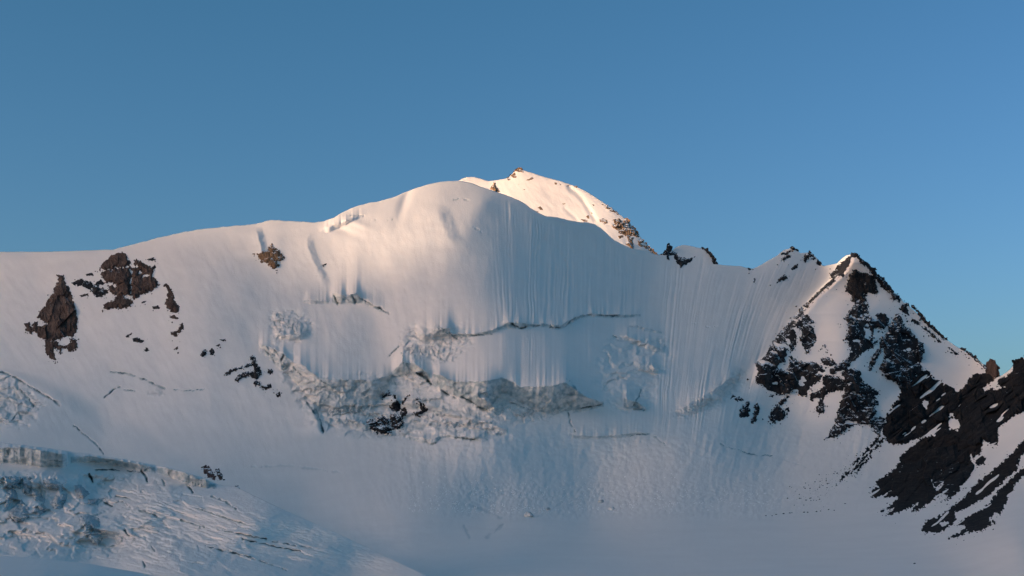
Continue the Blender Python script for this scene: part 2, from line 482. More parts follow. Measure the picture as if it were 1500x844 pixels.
ICE = []       # (owner id, name, label)
def cliff(lip, foot, up=70, gain=1.0, ice=1.0, rough=0.8, name=None, label=None, sheet=S, taper=8, group=None, ends=True):
    gain *= 1.25
    PXs, PYs = sheet.px, sheet.py
    x0 = max(lip[0][0], foot[0][0]); x1 = min(lip[-1][0], foot[-1][0])
    up = min(up, 0.3 * (x1 - x0))
    ins = (sheet.xs > x0 - 1) & (sheet.xs < x1 + 1)
    c = np.where(ins)[0]
    sl_ = np.s_[:, c[0]:c[-1] + 1]
    px, py = PXs[sl_], PYs[sl_]
    jit = 1.3 * fbm(px / 9, px * 0 + len(ICE) * 3.3, 51, 3)
    yl = ip(lip, px) + jit; yf = ip(foot, px) + 1.2 * fbm(px / 8, px * 0 + 7.7 + len(ICE), 53, 3)
    yf = np.maximum(yf, yl + 1.0)
    taper = max(taper, 0.22 * (x1 - x0)) if x1 - x0 < 160 else taper
    tp = sm(x0, x0 + taper, px) * (1 - sm(x1 - taper, x1, px)) if ends else 1.0
    h = (yf - yl)
    A = h * gain * tp
    tw = min(90.0, 0.45 * (x1 - x0)) + 4
    At = h.mean() * gain * sm(x0 - 4, x0 + tw, px) * (1 - sm(x1 - tw, x1 + 4, px)) if ends else A
    t = np.clip((py - yl) / h, 0, 1)
    sheet.R[sl_] += np.where(py < yl, A * np.exp(-np.clip(yl - py, 0, None) / 9.0) + At * (np.exp(-np.clip(yl - py, 0, None) / up) - np.exp(-np.clip(yl - py, 0, None) / 9.0)), A * (1 - t))
    zone = sm(-0.8, 0.8, py - yl) * (1 - sm(-1, 1.5, py - yf)) * (tp > 0.15)
    n = 0.55 + 0.9 * fbm(px / 9, py / 7, 57, 3)
    sheet.ice[sl_] = np.maximum(sheet.ice[sl_], zone * ice * np.clip(n + 0.2, 0.45, 1))
    sheet.R[sl_] += zone * rough * (plates(px / 13, py / 9, 61) * 2.6 + plates(px / 6, py / 5, 62) * 1.0 + fbm(px / 4, py / 5, 63, 3) * 0.6)
    if name:
        k = len(ICE) + 1
        sheet.own[sl_] = np.where(zone > 0.5, k, sheet.own[sl_])
        ICE.append((k, name, label, sheet, group))

def groove(P, wd, depth, ice=0.8, sheet=S, lip=0.0):
    P = np.array(P, float)
    x0, x1, y0, y1 = P[:, 0].min() - 12, P[:, 0].max() + 12, P[:, 1].min() - 12, P[:, 1].max() + 12
    m = (sheet.px > x0) & (sheet.px < x1) & (sheet.py > y0) & (sheet.py < y1)
    px, py = sheet.px[m], sheet.py[m]
    d = ldist(P, px + 1.2 * fbm(px / 7, py / 7, 71, 2), py + 1.2 * fbm(px / 7, py / 7, 72, 2))
    wv = wd * 0.72 * np.clip(0.7 + 1.1 * fbm(px / 11, py / 11, 73, 2), 0.12, 1.7)
    g = np.exp(-(d / wv) ** 2)
    sheet.R[m] += -depth * g + lip * np.exp(-(d / (wv * 3)) ** 2)
    sheet.ice[m] = np.maximum(sheet.ice[m], 2.0 * min(1.0, ice * 1.2) * np.clip(g * 1.5, 0, 1) * np.clip(0.75 + 0.8 * fbm(px / 13, py / 13, 74, 2), 0.1, 1) * (1 if depth > 2 else 0.2))  # raised past plain ice so the shade inside the groove is painted dark

def icepatch(P, amp=1.0, ice=0.8, soft=4, grit=0.0, sc=1.0, sheet=S):
    P = np.array(P, float)
    m = (sheet.px > P[:, 0].min() - 12) & (sheet.px < P[:, 0].max() + 12) & (sheet.py > P[:, 1].min() - 12) & (sheet.py < P[:, 1].max() + 12)
    px, py = sheet.px[m], sheet.py[m]
    d = sdist(P, px, py) + 4 * fbm(px / 12, py / 10, 81, 3)
    z = sm(-soft, soft, d)
    sheet.R[m] += z * amp * (plates(px / (22 * sc), py / (14 * sc), 83) * 3.4 + plates(px / (9 * sc), py / (6 * sc), 84) * 0.7 + 0.4 * fbm(px / (7 * sc), py / (6 * sc), 85, 3) + 0.5 * ridged(px / (8 * sc), py / (11 * sc), 87, 2))
    n = np.clip(0.35 + 1.3 * fbm(px / 10, py / 8, 89, 3), 0, 1)
    if ice: sheet.ice[m] = np.maximum(sheet.ice[m], z * ice * n)
    if grit: sheet.grit[m] = np.maximum(sheet.grit[m], z * grit * np.clip(0.5 + fbm(px / 9, py / 7, 91, 3), 0, 1))

def wedge(line, A, wd, reach=25.0, sheet=S, soft=2.0):
    P = np.array(line, float)               # (y, x) pairs, top to bottom: a rib whose right flank drops away
    y0, y1 = P[0, 0], P[-1, 0]
    m = (sheet.py > y0 - 4) & (sheet.py < y1 + 4) & (sheet.px > P[:, 1].min() - 4 * reach) & (sheet.px < P[:, 1].max() + wd + 20)
    px, py = sheet.px[m], sheet.py[m]
    t = px - np.interp(py, P[:, 0], P[:, 1]) - 1.5 * fbm(px / 9, py / 7, 77, 2)
    e = sm(y0, y0 + 0.3 * (y1 - y0), py) * (1 - sm(y1 - 0.3 * (y1 - y0), y1, py))
    sheet.R[m] += A * e * np.where(t < 0, np.exp(np.clip(t, -300, 0) / reach), 1 - sm(0, wd, t))

for L_, A_, W_, Rc in [([(330, 374), (345, 377), (360, 381), (382, 385)], 7, 11, 22), ([(336, 453), (348, 449), (362, 450), (376, 455), (392, 463), (408, 470), (426, 478)], 5, 13, 26),
                       ([(296, 636), (320, 643), (345, 655), (366, 668)], 5, 24, 34), ([(582, 452), (600, 458), (620, 462), (642, 470)], 9, 14, 25), ([(552, 912), (575, 914), (604, 922)], 9, 24, 40),
                       ([(520, 420), (540, 412), (556, 416), (570, 424)], 5, 9, 14), ([(556, 636), (568, 668), (590, 690)], 5, 14, 20)]:
    wedge(L_, A_, W_, Rc)
# ice cliffs across the wall
cliff([(640, 489), (665, 489), (690, 490), (720, 484), (740, 474), (750, 472), (760, 473), (775, 474), (800, 475), (822, 476), (836, 469), (850, 462), (866, 460), (905, 461), (940, 461)],
      [(640, 493), (665, 493), (690, 493.5), (720, 488), (740, 479), (750, 481), (760, 483), (775, 478), (800, 478), (812, 483), (822, 481), (836, 474), (850, 466), (866, 463.5), (905, 465.5), (940, 463)],
      60, 1.7, 1.0, 0.4, 'ice_cliff', 'thin jagged ice cliff along the foot of the fluted upper snow face')
cliff([(632, 548), (645, 550), (665, 558), (690, 559), (720, 557), (735, 553), (745, 557), (762, 566), (790, 567), (815, 564), (829, 560), (845, 572), (862, 583), (886, 589)],
      [(632, 563), (645, 572), (665, 580), (690, 586), (700, 597), (716, 600), (735, 577), (745, 578), (762, 590), (790, 603), (810, 608), (829, 602), (845, 600), (862, 598), (886, 594)],
      45, 1.25, 1.0, 1.3, 'ice_cliff', 'long grey ice cliff on the lower wall, right of the small dark cave')
cliff([(570, 548), (582, 538), (590, 528), (600, 532), (607, 532), (616, 540), (633, 549)],
      [(570, 556), (582, 551), (590, 551), (600, 546), (607, 548), (616, 556), (633, 565)],
      40, 1.2, 0.9, 0.9, 'ice_cliff', 'scalloped grey ice wall arching over the small dark cave')
cliff([(378, 503), (400, 511), (415, 518), (430, 534), (440, 533), (455, 545), (468, 553), (500, 556), (545, 557), (560, 553), (575, 549)],
      [(378, 512), (400, 530), (415, 546), (430, 556), (440, 572), (455, 588), (468, 598), (500, 607), (545, 600), (560, 582), (575, 556)],
      50, 0.75, 0.65, 1.6, 'ice_cliff', 'broad pale grey ice face below the smooth terrace left of centre')
cliff([(592, 640), (610, 641), (622, 642), (632, 645), (645, 639), (655, 637), (668, 639), (690, 640), (705, 641), (722, 643)],
      [(592, 644), (610, 645), (622, 649), (632, 652), (645, 643), (655, 640), (668, 643), (690, 645), (705, 647), (722, 645.5)],
      25, 1.6, 0.8, 0.5, 'ice_cliff', 'low scalloped ice lip at the foot of the wall below the dark central rocks')
cliff([(826, 630), (834, 635), (842, 638), (860, 639), (885, 638), (905, 637), (925, 634), (960, 634)],
      [(826, 633), (834, 638), (842, 642), (860, 643), (885, 641.5), (905, 641), (925, 638), (960, 637)],
      25, 1.5, 0.7, 0.4)
cliff([(912, 582), (922, 586), (934, 590), (945, 597)], [(912, 597), (922, 599), (934, 600), (945, 601.5)], 22, 1.5, 1.0, 0.7)
cliff([(918, 476), (940, 479), (955, 482), (972, 488)], [(918, 478), (940, 482.5), (955, 485.5), (972, 490)], 20, 1.6, 0.9, 0.3)
cliff([(482, 431), (490, 429), (500, 431), (508, 436), (515, 430), (522, 430), (530, 439), (545, 446), (560, 454), (572, 460)],
      [(482, 440), (490, 444), (500, 445), (508, 443), (515, 444), (522, 444), (530, 444), (545, 449.5), (560, 457), (572, 461)],
      30, 1.35, 0.9, 1.0, 'ice_cliff', 'two small cracked ice knobs with a thin crack trailing down to the right')
cliff([(464, 337), (480, 332), (500, 325.5), (520, 319), (542, 312.5)], [(464, 340), (480, 341), (500, 333), (516, 324), (542, 314)], 9, 1.3, 0, 0.05, taper=26)
cliff([(442, 440), (455, 440), (470, 441), (484, 440)], [(442, 443), (455, 445), (470, 445), (484, 445)], 25, 1.3, 0.6, 0.7)
cliff([(560, 585), (585, 590), (610, 588), (640, 597), (665, 606), (690, 612), (720, 622), (745, 632)], [(560, 592), (585, 597), (610, 599), (640, 606), (665, 612), (690, 620), (720, 628), (745, 636)], 22, 1.2, 0.5, 1.0)
cliff([(470, 610), (500, 613), (525, 618), (550, 628), (580, 634)], [(470, 618), (500, 622), (525, 628), (550, 634), (580, 638)], 20, 1.2, 0.5, 1.0)
cliff([(690, 585), (700, 580), (712, 586), (724, 596), (735, 600)], [(690, 596), (700, 598), (712, 602), (724, 606), (735, 605)], 16, 1.3, 0.8, 0.8)
cliff([(836, 572), (850, 577), (870, 586), (884, 590)], [(836, 606), (850, 603), (870, 599), (884, 595)], 20, 0.8, 0.9, 0.9)
cliff([(900, 497), (920, 493), (940, 500), (960, 508), (978, 512)], [(900, 501), (920, 500), (940, 508), (960, 516), (978, 517)], 22, 1.4, 0.4, 0.8)
cliff([(925, 535), (940, 533), (955, 536), (966, 545)], [(925, 540), (940, 543), (955, 548), (966, 552)], 18, 1.3, 0.3, 0.5)
cliff([(398, 487), (415, 489), (435, 492), (455, 487)], [(398, 494), (415, 499), (435, 500), (455, 493)], 18, 1.2, 0.3, 0.9)
cliff([(606, 493), (625, 489), (640, 482), (655, 480), (668, 486)], [(606, 502), (625, 503), (640, 500), (655, 496), (668, 492)], 16, 1.2, 0.4, 1.2)
cliff([(985, 602), (1010, 592), (1035, 578), (1060, 562), (1085, 545)], [(985, 612), (1010, 606), (1035, 594), (1060, 578), (1085, 556)], 18, 0.9, 0.1, 1.2)
def ledges(P, sx, sy, amp, ice=0.6, seed=0, sheet=S, soft=8):
    P = np.array(P, float)
    m = (sheet.px > P[:, 0].min() - 15) & (sheet.px < P[:, 0].max() + 15) & (sheet.py > P[:, 1].min() - 15) & (sheet.py < P[:, 1].max() + 15)
    px, py = sheet.px[m], sheet.py[m]
    z = sm(-soft, soft, sdist(P, px, py) + 6 * fbm(px / 15, py / 12, seed + 1, 2))
    wx = px + 5 * fbm(px / 14, py / 9, seed + 2, 3); wy = py + 4 * fbm(px / 12, py / 8, seed + 3, 3)
    n = 1.6 * fbm(wx / sx, wy / sy, seed + 4, 2, 0.4) - wy / (sy * 0.8)
    fr = n - np.floor(n)
    st = np.floor(n) + sm(0.55, 1.0, fr)
    sheet.R[m] += z * amp * (n - st) * -1.0
    sheet.R[m] += z * 0.35 * fbm(px / 6, py / 6, seed + 5, 2)
    sheet.ice[m] = np.maximum(sheet.ice[m], z * ice * sm(0.5, 0.7, fr) * np.clip(0.6 + fbm(px / 12, py / 9, seed + 6, 2), 0.2, 1))

ledges([(400, 505), (430, 530), (470, 555), (560, 552), (600, 546), (640, 572), (700, 602), (745, 640), (600, 642), (530, 634), (480, 616), (430, 575)], 75, 26, 13, 0.6, 310)
ledges([(700, 572), (760, 580), (830, 600), (790, 616), (720, 610)], 44, 15, 8, 0.5, 330)
ledges([(895, 492), (980, 500), (985, 520), (960, 560), (945, 604), (905, 600), (870, 560), (885, 520)], 66, 34, 9, 0.18, 340)
ledges([(600, 478), (672, 480), (690, 505), (660, 530), (600, 525), (585, 505)], 44, 17, 8, 0.4, 350)
ledges([(396, 456), (440, 458), (462, 482), (440, 500), (400, 496)], 38, 15, 6, 0.35, 360)
ledges([(980, 605), (1030, 575), (1085, 535), (1098, 552), (1060, 592), (1010, 618)], 26, 10, 2.5, 0.0, 370)
ledges([(-60, 555), (20, 552), (60, 590), (40, 622), (-60, 630)], 56, 26, 12, 0.5, 380)
icepatch([(402, 462), (415, 458), (430, 466), (440, 476), (458, 478), (452, 488), (430, 492), (410, 486), (398, 478)], 1.4, 0.45, grit=0.25)
icepatch([(622, 488), (640, 478), (655, 480), (668, 489), (690, 494), (680, 502), (640, 505), (610, 502), (605, 495)], 1.3, 0.5, grit=0.3)
icepatch([(590, 505), (640, 508), (655, 525), (640, 532), (610, 528), (596, 518)], 0.9, 0.15, grit=0.3)
icepatch([(540, 560), (600, 548), (640, 570), (700, 600), (720, 625), (740, 640), (600, 640), (540, 632), (520, 610)], 0.9, 0.25, 6, sc=0.8)
icepatch([(690, 565), (740, 575), (790, 605), (760, 625), (710, 620)], 0.9, 0.3, 5, sc=0.7)
icepatch([(430, 560), (470, 580), (500, 610), (560, 610), (600, 640), (520, 640), (470, 630), (440, 600)], 1.0, 0.35, 6)
icepatch([(1010, 600), (1040, 575), (1065, 555), (1085, 540), (1092, 552), (1075, 575), (1060, 590), (1010, 612), (985, 612)], 1.4, 0.1, 5, grit=0.75, sc=0.7)
icepatch([(960, 495), (975, 502), (980, 512), (965, 516), (955, 508)], 0.8, 0.1, 4, grit=0.5)
icepatch([(-60, 560), (0, 552), (30, 560), (45, 580), (52, 600), (30, 618), (0, 620), (-60, 625)], 2.2, 0.55, 5, sc=1.3)
icepatch([(214, 570), (235, 570), (242, 578), (230, 582), (216, 578)], 0.8, 0.5, 2, grit=0.5)
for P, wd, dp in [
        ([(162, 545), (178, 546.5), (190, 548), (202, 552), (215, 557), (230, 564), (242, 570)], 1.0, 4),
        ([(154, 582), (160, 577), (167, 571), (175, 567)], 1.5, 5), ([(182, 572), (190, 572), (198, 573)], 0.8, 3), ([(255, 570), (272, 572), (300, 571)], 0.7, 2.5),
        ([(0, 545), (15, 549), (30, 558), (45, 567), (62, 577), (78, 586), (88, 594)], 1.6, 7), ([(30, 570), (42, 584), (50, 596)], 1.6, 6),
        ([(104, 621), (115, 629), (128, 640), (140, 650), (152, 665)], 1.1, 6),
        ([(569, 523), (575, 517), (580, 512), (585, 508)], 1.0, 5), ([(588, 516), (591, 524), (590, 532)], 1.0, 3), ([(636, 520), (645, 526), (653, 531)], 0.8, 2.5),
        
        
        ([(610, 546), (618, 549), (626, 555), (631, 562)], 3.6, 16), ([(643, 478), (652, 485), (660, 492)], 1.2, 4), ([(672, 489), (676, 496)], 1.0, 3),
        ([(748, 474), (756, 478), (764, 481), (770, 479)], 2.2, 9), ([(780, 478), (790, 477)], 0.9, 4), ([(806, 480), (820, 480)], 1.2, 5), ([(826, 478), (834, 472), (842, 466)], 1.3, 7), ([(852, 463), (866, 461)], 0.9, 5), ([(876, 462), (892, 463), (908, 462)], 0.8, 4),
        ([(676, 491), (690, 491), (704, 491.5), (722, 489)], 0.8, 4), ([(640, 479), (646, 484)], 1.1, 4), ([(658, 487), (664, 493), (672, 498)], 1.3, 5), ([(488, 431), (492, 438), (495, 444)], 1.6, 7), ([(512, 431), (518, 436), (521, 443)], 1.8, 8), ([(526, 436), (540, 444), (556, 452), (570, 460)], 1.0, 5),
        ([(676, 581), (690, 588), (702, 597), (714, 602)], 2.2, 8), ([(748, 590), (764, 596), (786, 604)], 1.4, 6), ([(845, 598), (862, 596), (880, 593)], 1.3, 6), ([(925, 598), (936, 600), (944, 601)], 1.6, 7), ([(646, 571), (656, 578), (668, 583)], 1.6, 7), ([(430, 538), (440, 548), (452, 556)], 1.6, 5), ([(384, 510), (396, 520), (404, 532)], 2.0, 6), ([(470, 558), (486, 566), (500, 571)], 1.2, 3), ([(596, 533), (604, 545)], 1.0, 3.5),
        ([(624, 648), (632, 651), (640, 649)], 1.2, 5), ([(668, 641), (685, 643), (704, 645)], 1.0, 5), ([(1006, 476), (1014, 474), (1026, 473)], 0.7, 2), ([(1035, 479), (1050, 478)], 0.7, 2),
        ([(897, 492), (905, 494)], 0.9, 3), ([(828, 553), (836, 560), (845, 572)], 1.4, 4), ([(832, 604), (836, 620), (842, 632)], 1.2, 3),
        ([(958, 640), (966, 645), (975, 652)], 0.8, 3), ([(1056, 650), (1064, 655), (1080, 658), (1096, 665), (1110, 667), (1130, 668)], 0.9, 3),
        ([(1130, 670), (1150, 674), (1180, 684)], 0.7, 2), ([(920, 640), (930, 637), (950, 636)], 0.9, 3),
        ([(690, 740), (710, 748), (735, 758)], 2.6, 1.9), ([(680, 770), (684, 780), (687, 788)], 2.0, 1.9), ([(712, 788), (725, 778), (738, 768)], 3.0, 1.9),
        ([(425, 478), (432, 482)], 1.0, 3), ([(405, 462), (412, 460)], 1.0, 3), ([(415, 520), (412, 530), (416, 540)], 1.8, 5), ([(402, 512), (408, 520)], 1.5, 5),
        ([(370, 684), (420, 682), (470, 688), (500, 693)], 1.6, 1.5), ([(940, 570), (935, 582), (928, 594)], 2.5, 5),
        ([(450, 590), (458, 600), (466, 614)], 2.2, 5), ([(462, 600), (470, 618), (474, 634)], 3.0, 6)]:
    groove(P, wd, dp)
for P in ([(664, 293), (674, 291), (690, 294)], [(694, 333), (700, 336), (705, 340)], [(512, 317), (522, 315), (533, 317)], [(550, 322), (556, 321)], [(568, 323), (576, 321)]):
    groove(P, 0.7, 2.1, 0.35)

S.finish(base)

# ---- summit peak behind the ridge
xs2 = np.arange(655, 1001, 0.9)
SK2 = [(655, 275), (668, 267), (676, 262.5), (684, 259.5), (695, 259.3), (705, 262), (716, 265.5), (735, 263), (745, 260.5), (752, 253), (758, 247.5), (764, 248.5), (775, 252),
       (800, 260), (820, 265), (843, 273), (860, 281), (880, 294), (900, 308), (915, 320), (925, 330), (935, 343), (945, 355.5), (955, 368), (962, 375), (980, 384), (1001, 400)]
t2 = ip(SK2, xs2)
S2 = Sheet(xs2, t2, np.maximum(t2 + 60, 420.0), 190)
b2 = tps([(655, 275, 5680), (684, 260, 5690), (716, 266, 5650), (758, 247, 5650), (758, 300, 5475), (700, 300, 5570), (843, 273, 5500), (843, 330, 5315), (900, 308, 5330),
          (880, 370, 5120), (962, 375, 5140), (930, 380, 5070), (760, 420, 5080), (655, 420, 5250), (1001, 420, 4930), (860, 420, 4970)])(S2.px, S2.py)
q2 = S2.px - 0.6 * (S2.py - 300)
S2.R += 1.0 * fbm(q2 / 40, S2.py / 45, 101, 3) + 0.3 * fbm(q2 / 9, S2.py / 14, 103, 3)
d2 = S2.py - np.repeat(t2[None], S2.m, 0)
S2.R -= 3.0 * np.exp(-d2 / 6)
g2 = ldist([(835, 275), (852, 290), (866, 312), (872, 322)], S2.px, S2.py)
S2.R -= 3 * np.exp(-(g2 / 4) ** 2)
g2 = ldist([(828, 306), (842, 318), (852, 330)], S2.px, S2.py)
S2.R -= 1.5 * np.exp(-(g2 / 3) ** 2)
S2.finish(b2)

# ---- foreground glacier with its icefall
xs3 = np.arange(-260, 902, 1.1)
C3 = [(-260, 640), (0, 648), (60, 655), (130, 665), (200, 676), (260, 688), (300, 701), (320, 710), (345, 713), (380, 730), (420, 749), (480, 775), (540, 803), (600, 832), (680, 868), (760, 885), (902, 900)]
t3 = ip(C3, xs3) + 0.7 * fbm(xs3 / 14, xs3 * 0, 110, 3) * (1 - sm(330, 420, xs3))
S3 = Sheet(xs3, t3, np.maximum(np.full(len(xs3), 915.0), t3 + 30), 260)
b3 = 2350 + 0.0007 * np.clip(S3.px - 240, 0, None) ** 2 + (760 - S3.py) * 3.4 + 120 * fbm(S3.px / 300, S3.py / 120, 109, 2)
P3x, P3y = S3.px, S3.py
d3 = P3y - np.repeat(t3[None], S3.m, 0)
wb = np.exp(-d3 / 30) * sm(560, 860, P3x) * 0.0
b3 = b3 * (1 - wb) + (S.look(P3x, P3y) - 2) * wb
al = (P3x - 200) * 0.95 + (P3y - 700) * 0.3
cr = P3y - 0.30 * (P3x - 200)
streak = sm(120, 240, P3x) * sm(8, 45, d3)
cw = cr + 5 * fbm(P3x / 50, P3y / 25, 120, 3)
streak = streak * np.clip(0.35 + 1.1 * fbm(P3x / 70, P3y / 22, 119, 3), 0, 1.2)
S3.R += streak * (3.6 * ridged(al / 150, cw / 12, 121, 2) + 2.6 * fbm(al / 60, cw / 7, 123, 3)) * ip([(120, 1), (500, 1), (650, .5), (900, .2)], P3x)
S3.R += 3.0 * fbm(P3x / 40, P3y / 14, 125, 4) + 0.6 * fbm(P3x / 7, P3y / 3, 127, 3)
fall = (1 - sm(110, 300, P3x + 40 * fbm(P3x / 40, P3y / 20, 129, 3))) * sm(686, 704, P3y) * (1 - sm(795, 830, P3y))
wx = P3x + 9 * fbm(P3x / 26, P3y / 15, 128, 3); wy = P3y + 6 * fbm(P3x / 22, P3y / 13, 130, 3)
n3 = 2.6 * fbm(wx / 70, wy / 30, 131, 3, 0.45) - wy / 26 + 0.012 * P3x
n3 = np.floor(n3) + sm(0.72, 1.0, n3 - np.floor(n3))
S3.R += fall * (10 * (n3 + wy / 26) + 3 * fbm(P3x / 26, P3y / 12, 132, 3) + 2.5 * ridged(wx / 50, wy / 24, 134, 2))
mid = sm(150, 210, P3x) * (1 - sm(300, 420, P3x)) * sm(700, 730, P3y)
S3.R += mid * (4 * plates(al / 34, cr / 10, 135) + 3 * fbm(al / 22, cr / 8, 136, 3))
S3.ice = np.clip(fall * (0.6 * fbm(P3x / 20, P3y / 12, 137, 2)), 0, 0.15) + 0.0
S3.grit = np.clip(fall * (0.9 * fbm(P3x / 22, P3y / 14, 138, 2)), 0, 0.12)
cliff([(-260, 650), (0, 656), (30, 655), (60, 659), (100, 667)], [(-260, 668), (0, 678), (30, 680), (60, 683), (100, 684)], 12, 4.0, 0.9, 2.0,
      'ice_cliff', 'dim blue grey ice bank along the near glacier edge at the far left', S3, 10)
cliff([(96, 670), (130, 668), (170, 674), (200, 679), (235, 686)], [(96, 680), (130, 676), (170, 682), (200, 688), (235, 695)], 12, 3.0, 0.7, 2.0, sheet=S3)
cliff([(225, 684), (250, 687), (272, 693), (290, 700), (305, 705), (322, 712.5)], [(225, 690), (250, 700), (272, 709), (290, 713), (305, 715.5), (322, 716)], 12, 4.0, 1.0, 2.2,
      'ice_cliff', 'short vertical grey ice cliff at the glacier edge just below two reddish rocks', S3, 6)
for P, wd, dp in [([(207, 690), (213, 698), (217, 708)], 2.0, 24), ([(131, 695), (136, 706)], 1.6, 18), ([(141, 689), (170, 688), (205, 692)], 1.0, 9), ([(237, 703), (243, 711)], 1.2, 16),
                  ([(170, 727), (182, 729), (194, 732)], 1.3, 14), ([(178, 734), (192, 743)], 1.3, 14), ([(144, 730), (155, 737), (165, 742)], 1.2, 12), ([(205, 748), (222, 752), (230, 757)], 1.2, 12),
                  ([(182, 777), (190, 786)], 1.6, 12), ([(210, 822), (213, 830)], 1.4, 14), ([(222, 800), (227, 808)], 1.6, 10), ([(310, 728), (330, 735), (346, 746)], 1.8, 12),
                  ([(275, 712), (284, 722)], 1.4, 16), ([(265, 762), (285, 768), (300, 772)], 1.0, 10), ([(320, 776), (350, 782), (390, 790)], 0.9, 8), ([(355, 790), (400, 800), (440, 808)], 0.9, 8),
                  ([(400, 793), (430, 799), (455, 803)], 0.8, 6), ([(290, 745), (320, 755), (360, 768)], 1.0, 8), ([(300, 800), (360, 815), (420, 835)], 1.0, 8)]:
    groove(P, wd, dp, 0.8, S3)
wedge([(690, 112), (715, 118), (745, 121), (775, 122), (812, 126)], 15, 24, 30, S3)
wedge([(692, 44), (720, 50), (745, 52)], 18, 14, 20, S3)
wedge([(690, 76), (715, 84), (735, 92)], 16, 14, 20, S3)
S3.finish(b3)

# ---- snow bank the photographer stands on
xs4 = np.arange(-900, 2500, 12.0)
t4 = ip([(-900, 770), (-300, 800), (0, 814), (60, 818), (130, 826), (200, 838), (240, 846), (320, 860), (600, 880), (2500, 900)], xs4)
S4 = Sheet(xs4, t4, np.full(len(xs4), 2400.0), 160)
tt = np.linspace(0, 1, 160) ** 2.2
S4.py = t4[None] + (2400 - t4)[None] * tt[:, None]
zz = -(t4 - HOR) / F * 520
Z4 = zz[None] + (-17 - zz[None]) * sm(0, 1, tt)[:, None]
b4 = -Z4 * F / (S4.py - HOR)
S4.R = 0.0 * S4.px
S4.finish(b4)
S4.D = S4.D + S4.D / F * 4 * fbm(S4.px / 150, S4.py / 60, 141, 3)

parts1 = [(k, n, M_snow) for k, n, l, sh, g in ICE if sh is S]
parts3 = [(k, n, M_near) for k, n, l, sh, g in ICE if sh is S3]
LAB = {k: l for k, n, l, sh, g in ICE}
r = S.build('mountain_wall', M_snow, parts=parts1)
tag(r[0], 'snow covered mountain wall with fluted face, terraces and a rocky pyramid on the right', kind='structure')
for o, p in zip(r[1:], parts1):
    if o: tag(o, LAB[p[0]], 'ice cliff', 'ice cliffs of the mountain and glacier')
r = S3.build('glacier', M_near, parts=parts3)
tag(r[0], 'crevassed glacier with an icefall in the lower left foreground', kind='structure')
for o, p in zip(r[1:], parts3):
    if o: tag(o, LAB[p[0]], 'ice cliff', 'ice cliffs of the mountain and glacier')
r = S2.build('summit_peak', M_snow)
tag(r[0], 'sunlit snow summit behind the near ridge', kind='structure')
r = S4.build('snow_bank', M_near, back=(10, 40, 120), drop=0.25)
tag(r[0], 'smooth blue snow bank at the lower left corner', kind='structure')

# ---- wide snowfield under everything, and the range that throws the evening shade
n = 96
ang = np.linspace(0, 2 * np.pi, n, endpoint=False)
rad = np.array([0.1, 1000, 3000, 8000, 20000, 60000])
V = np.array([(rr * np.cos(a), rr * np.sin(a), -150.0) for rr in rad for a in ang])
Q = [(i * n + j, i * n + (j + 1) % n, (i + 1) * n + (j + 1) % n, (i + 1) * n + j) for i in range(len(rad) - 1) for j in range(n)]
Q = [tuple(reversed(q_)) for q_ in Q]
o = mesh_obj('snowfield', V, [q_[::-1] for q_ in Q], M_near)
tag(o, 'wide snowfield below the mountain', kind='structure')

RD = 8500.0
CREST_ADD = 0.0
PDIR = np.array((-SDIR[1], SDIR[0]))
def term(px, py, sheet):
    D = sheet.look(np.array([float(px)]), np.array([float(py)]))
    P = world(np.array([float(px)]), np.array([float(py)]), D)[0]
    al_ = P[0] * SDIR[0] + P[1] * SDIR[1]
    return P[0] * PDIR[0] + P[1] * PDIR[1], P[2] + (RD - al_) * math.tan(SUN_EL)
TERM = [(0, 345, S), (150, 352, S), (300, 385, S), (450, 405, S), (600, 395, S), (700, 390, S)]
TP = [term(*t) for t in TERM]
print('TERM', [(t[0], t[1], round(a), round(b)) for t, (a, b) in zip(TERM, TP)])
for t in [(840, 330, S2), (700, 265, S2), (930, 375, S2), (870, 350, S), (1050, 400, S), (1160, 370, S), (1250, 380, S), (1400, 510, S), (600, 500, S), (300, 560, S), (0,500,S)]:
    a, b = term(*t); print('chk', t[0], t[1], round(a), round(b))
# crest heights (across-sun coordinate, height): an unseen western range, shaped to place the shade
CREST = [(-14000, 1300), (-9000, 1500), (-6500, 1700), (-5600, 1640), (-5200, 1760), (-5000, 1920), (-4750, 1930), (-4500, 1890), (-4330, 1810), (-4242, 1765),
         (-4105, 1795), (-4055, 2060), (-4000, 2300), (-3740, 2350), (-3550, 2500), (-3300, 3300), (-2700, 3300), (-2250, 1650), (-1900, 1380), (-800, 1320), (0, 1300), (3000, 1300), (8000, 1200)]
CREST = [(p_, z_ + CREST_ADD) for p_, z_ in CREST]
pp = np.arange(-14000, 8001, 40.0)
zc = np.interp(pp, *np.array(CREST).T) + 14 * fbm(pp / 260, pp * 0, 151, 4)
rows = []
for off, fr in ((-3200, None), (-1900, .52), (-900, .78), (-350, .92), (0, 1.0), (350, .91), (900, .76), (1900, .5), (3200, None)):
    nz_ = 130 * fbm(pp / 700, pp * 0 + off / 500.0, 153, 4) * (0.0 if off == 0 else 1.0)
    if off == -3200: pass
    z = np.full(len(pp), -155.0) if fr is None else -155 + (zc + 155) * fr + np.where(off == 0, 0, np.minimum(nz_, 40))
    rr = RD + off
    rows.append(np.stack([SDIR[0] * rr + PDIR[0] * pp, SDIR[1] * rr + PDIR[1] * pp, z], -1))
V = np.array(rows); Rr, N = V.shape[:2]
idx = np.arange(Rr * N).reshape(Rr, N)
q = np.stack([idx[:-1, :-1], idx[:-1, 1:], idx[1:, 1:], idx[1:, :-1]], -1).reshape(-1, 4)
o = mesh_obj('shading_range', V.reshape(-1, 3), q, M_snow)
tag(o, 'unseen snowy range shaped to shade the mountain wall', kind='structure')

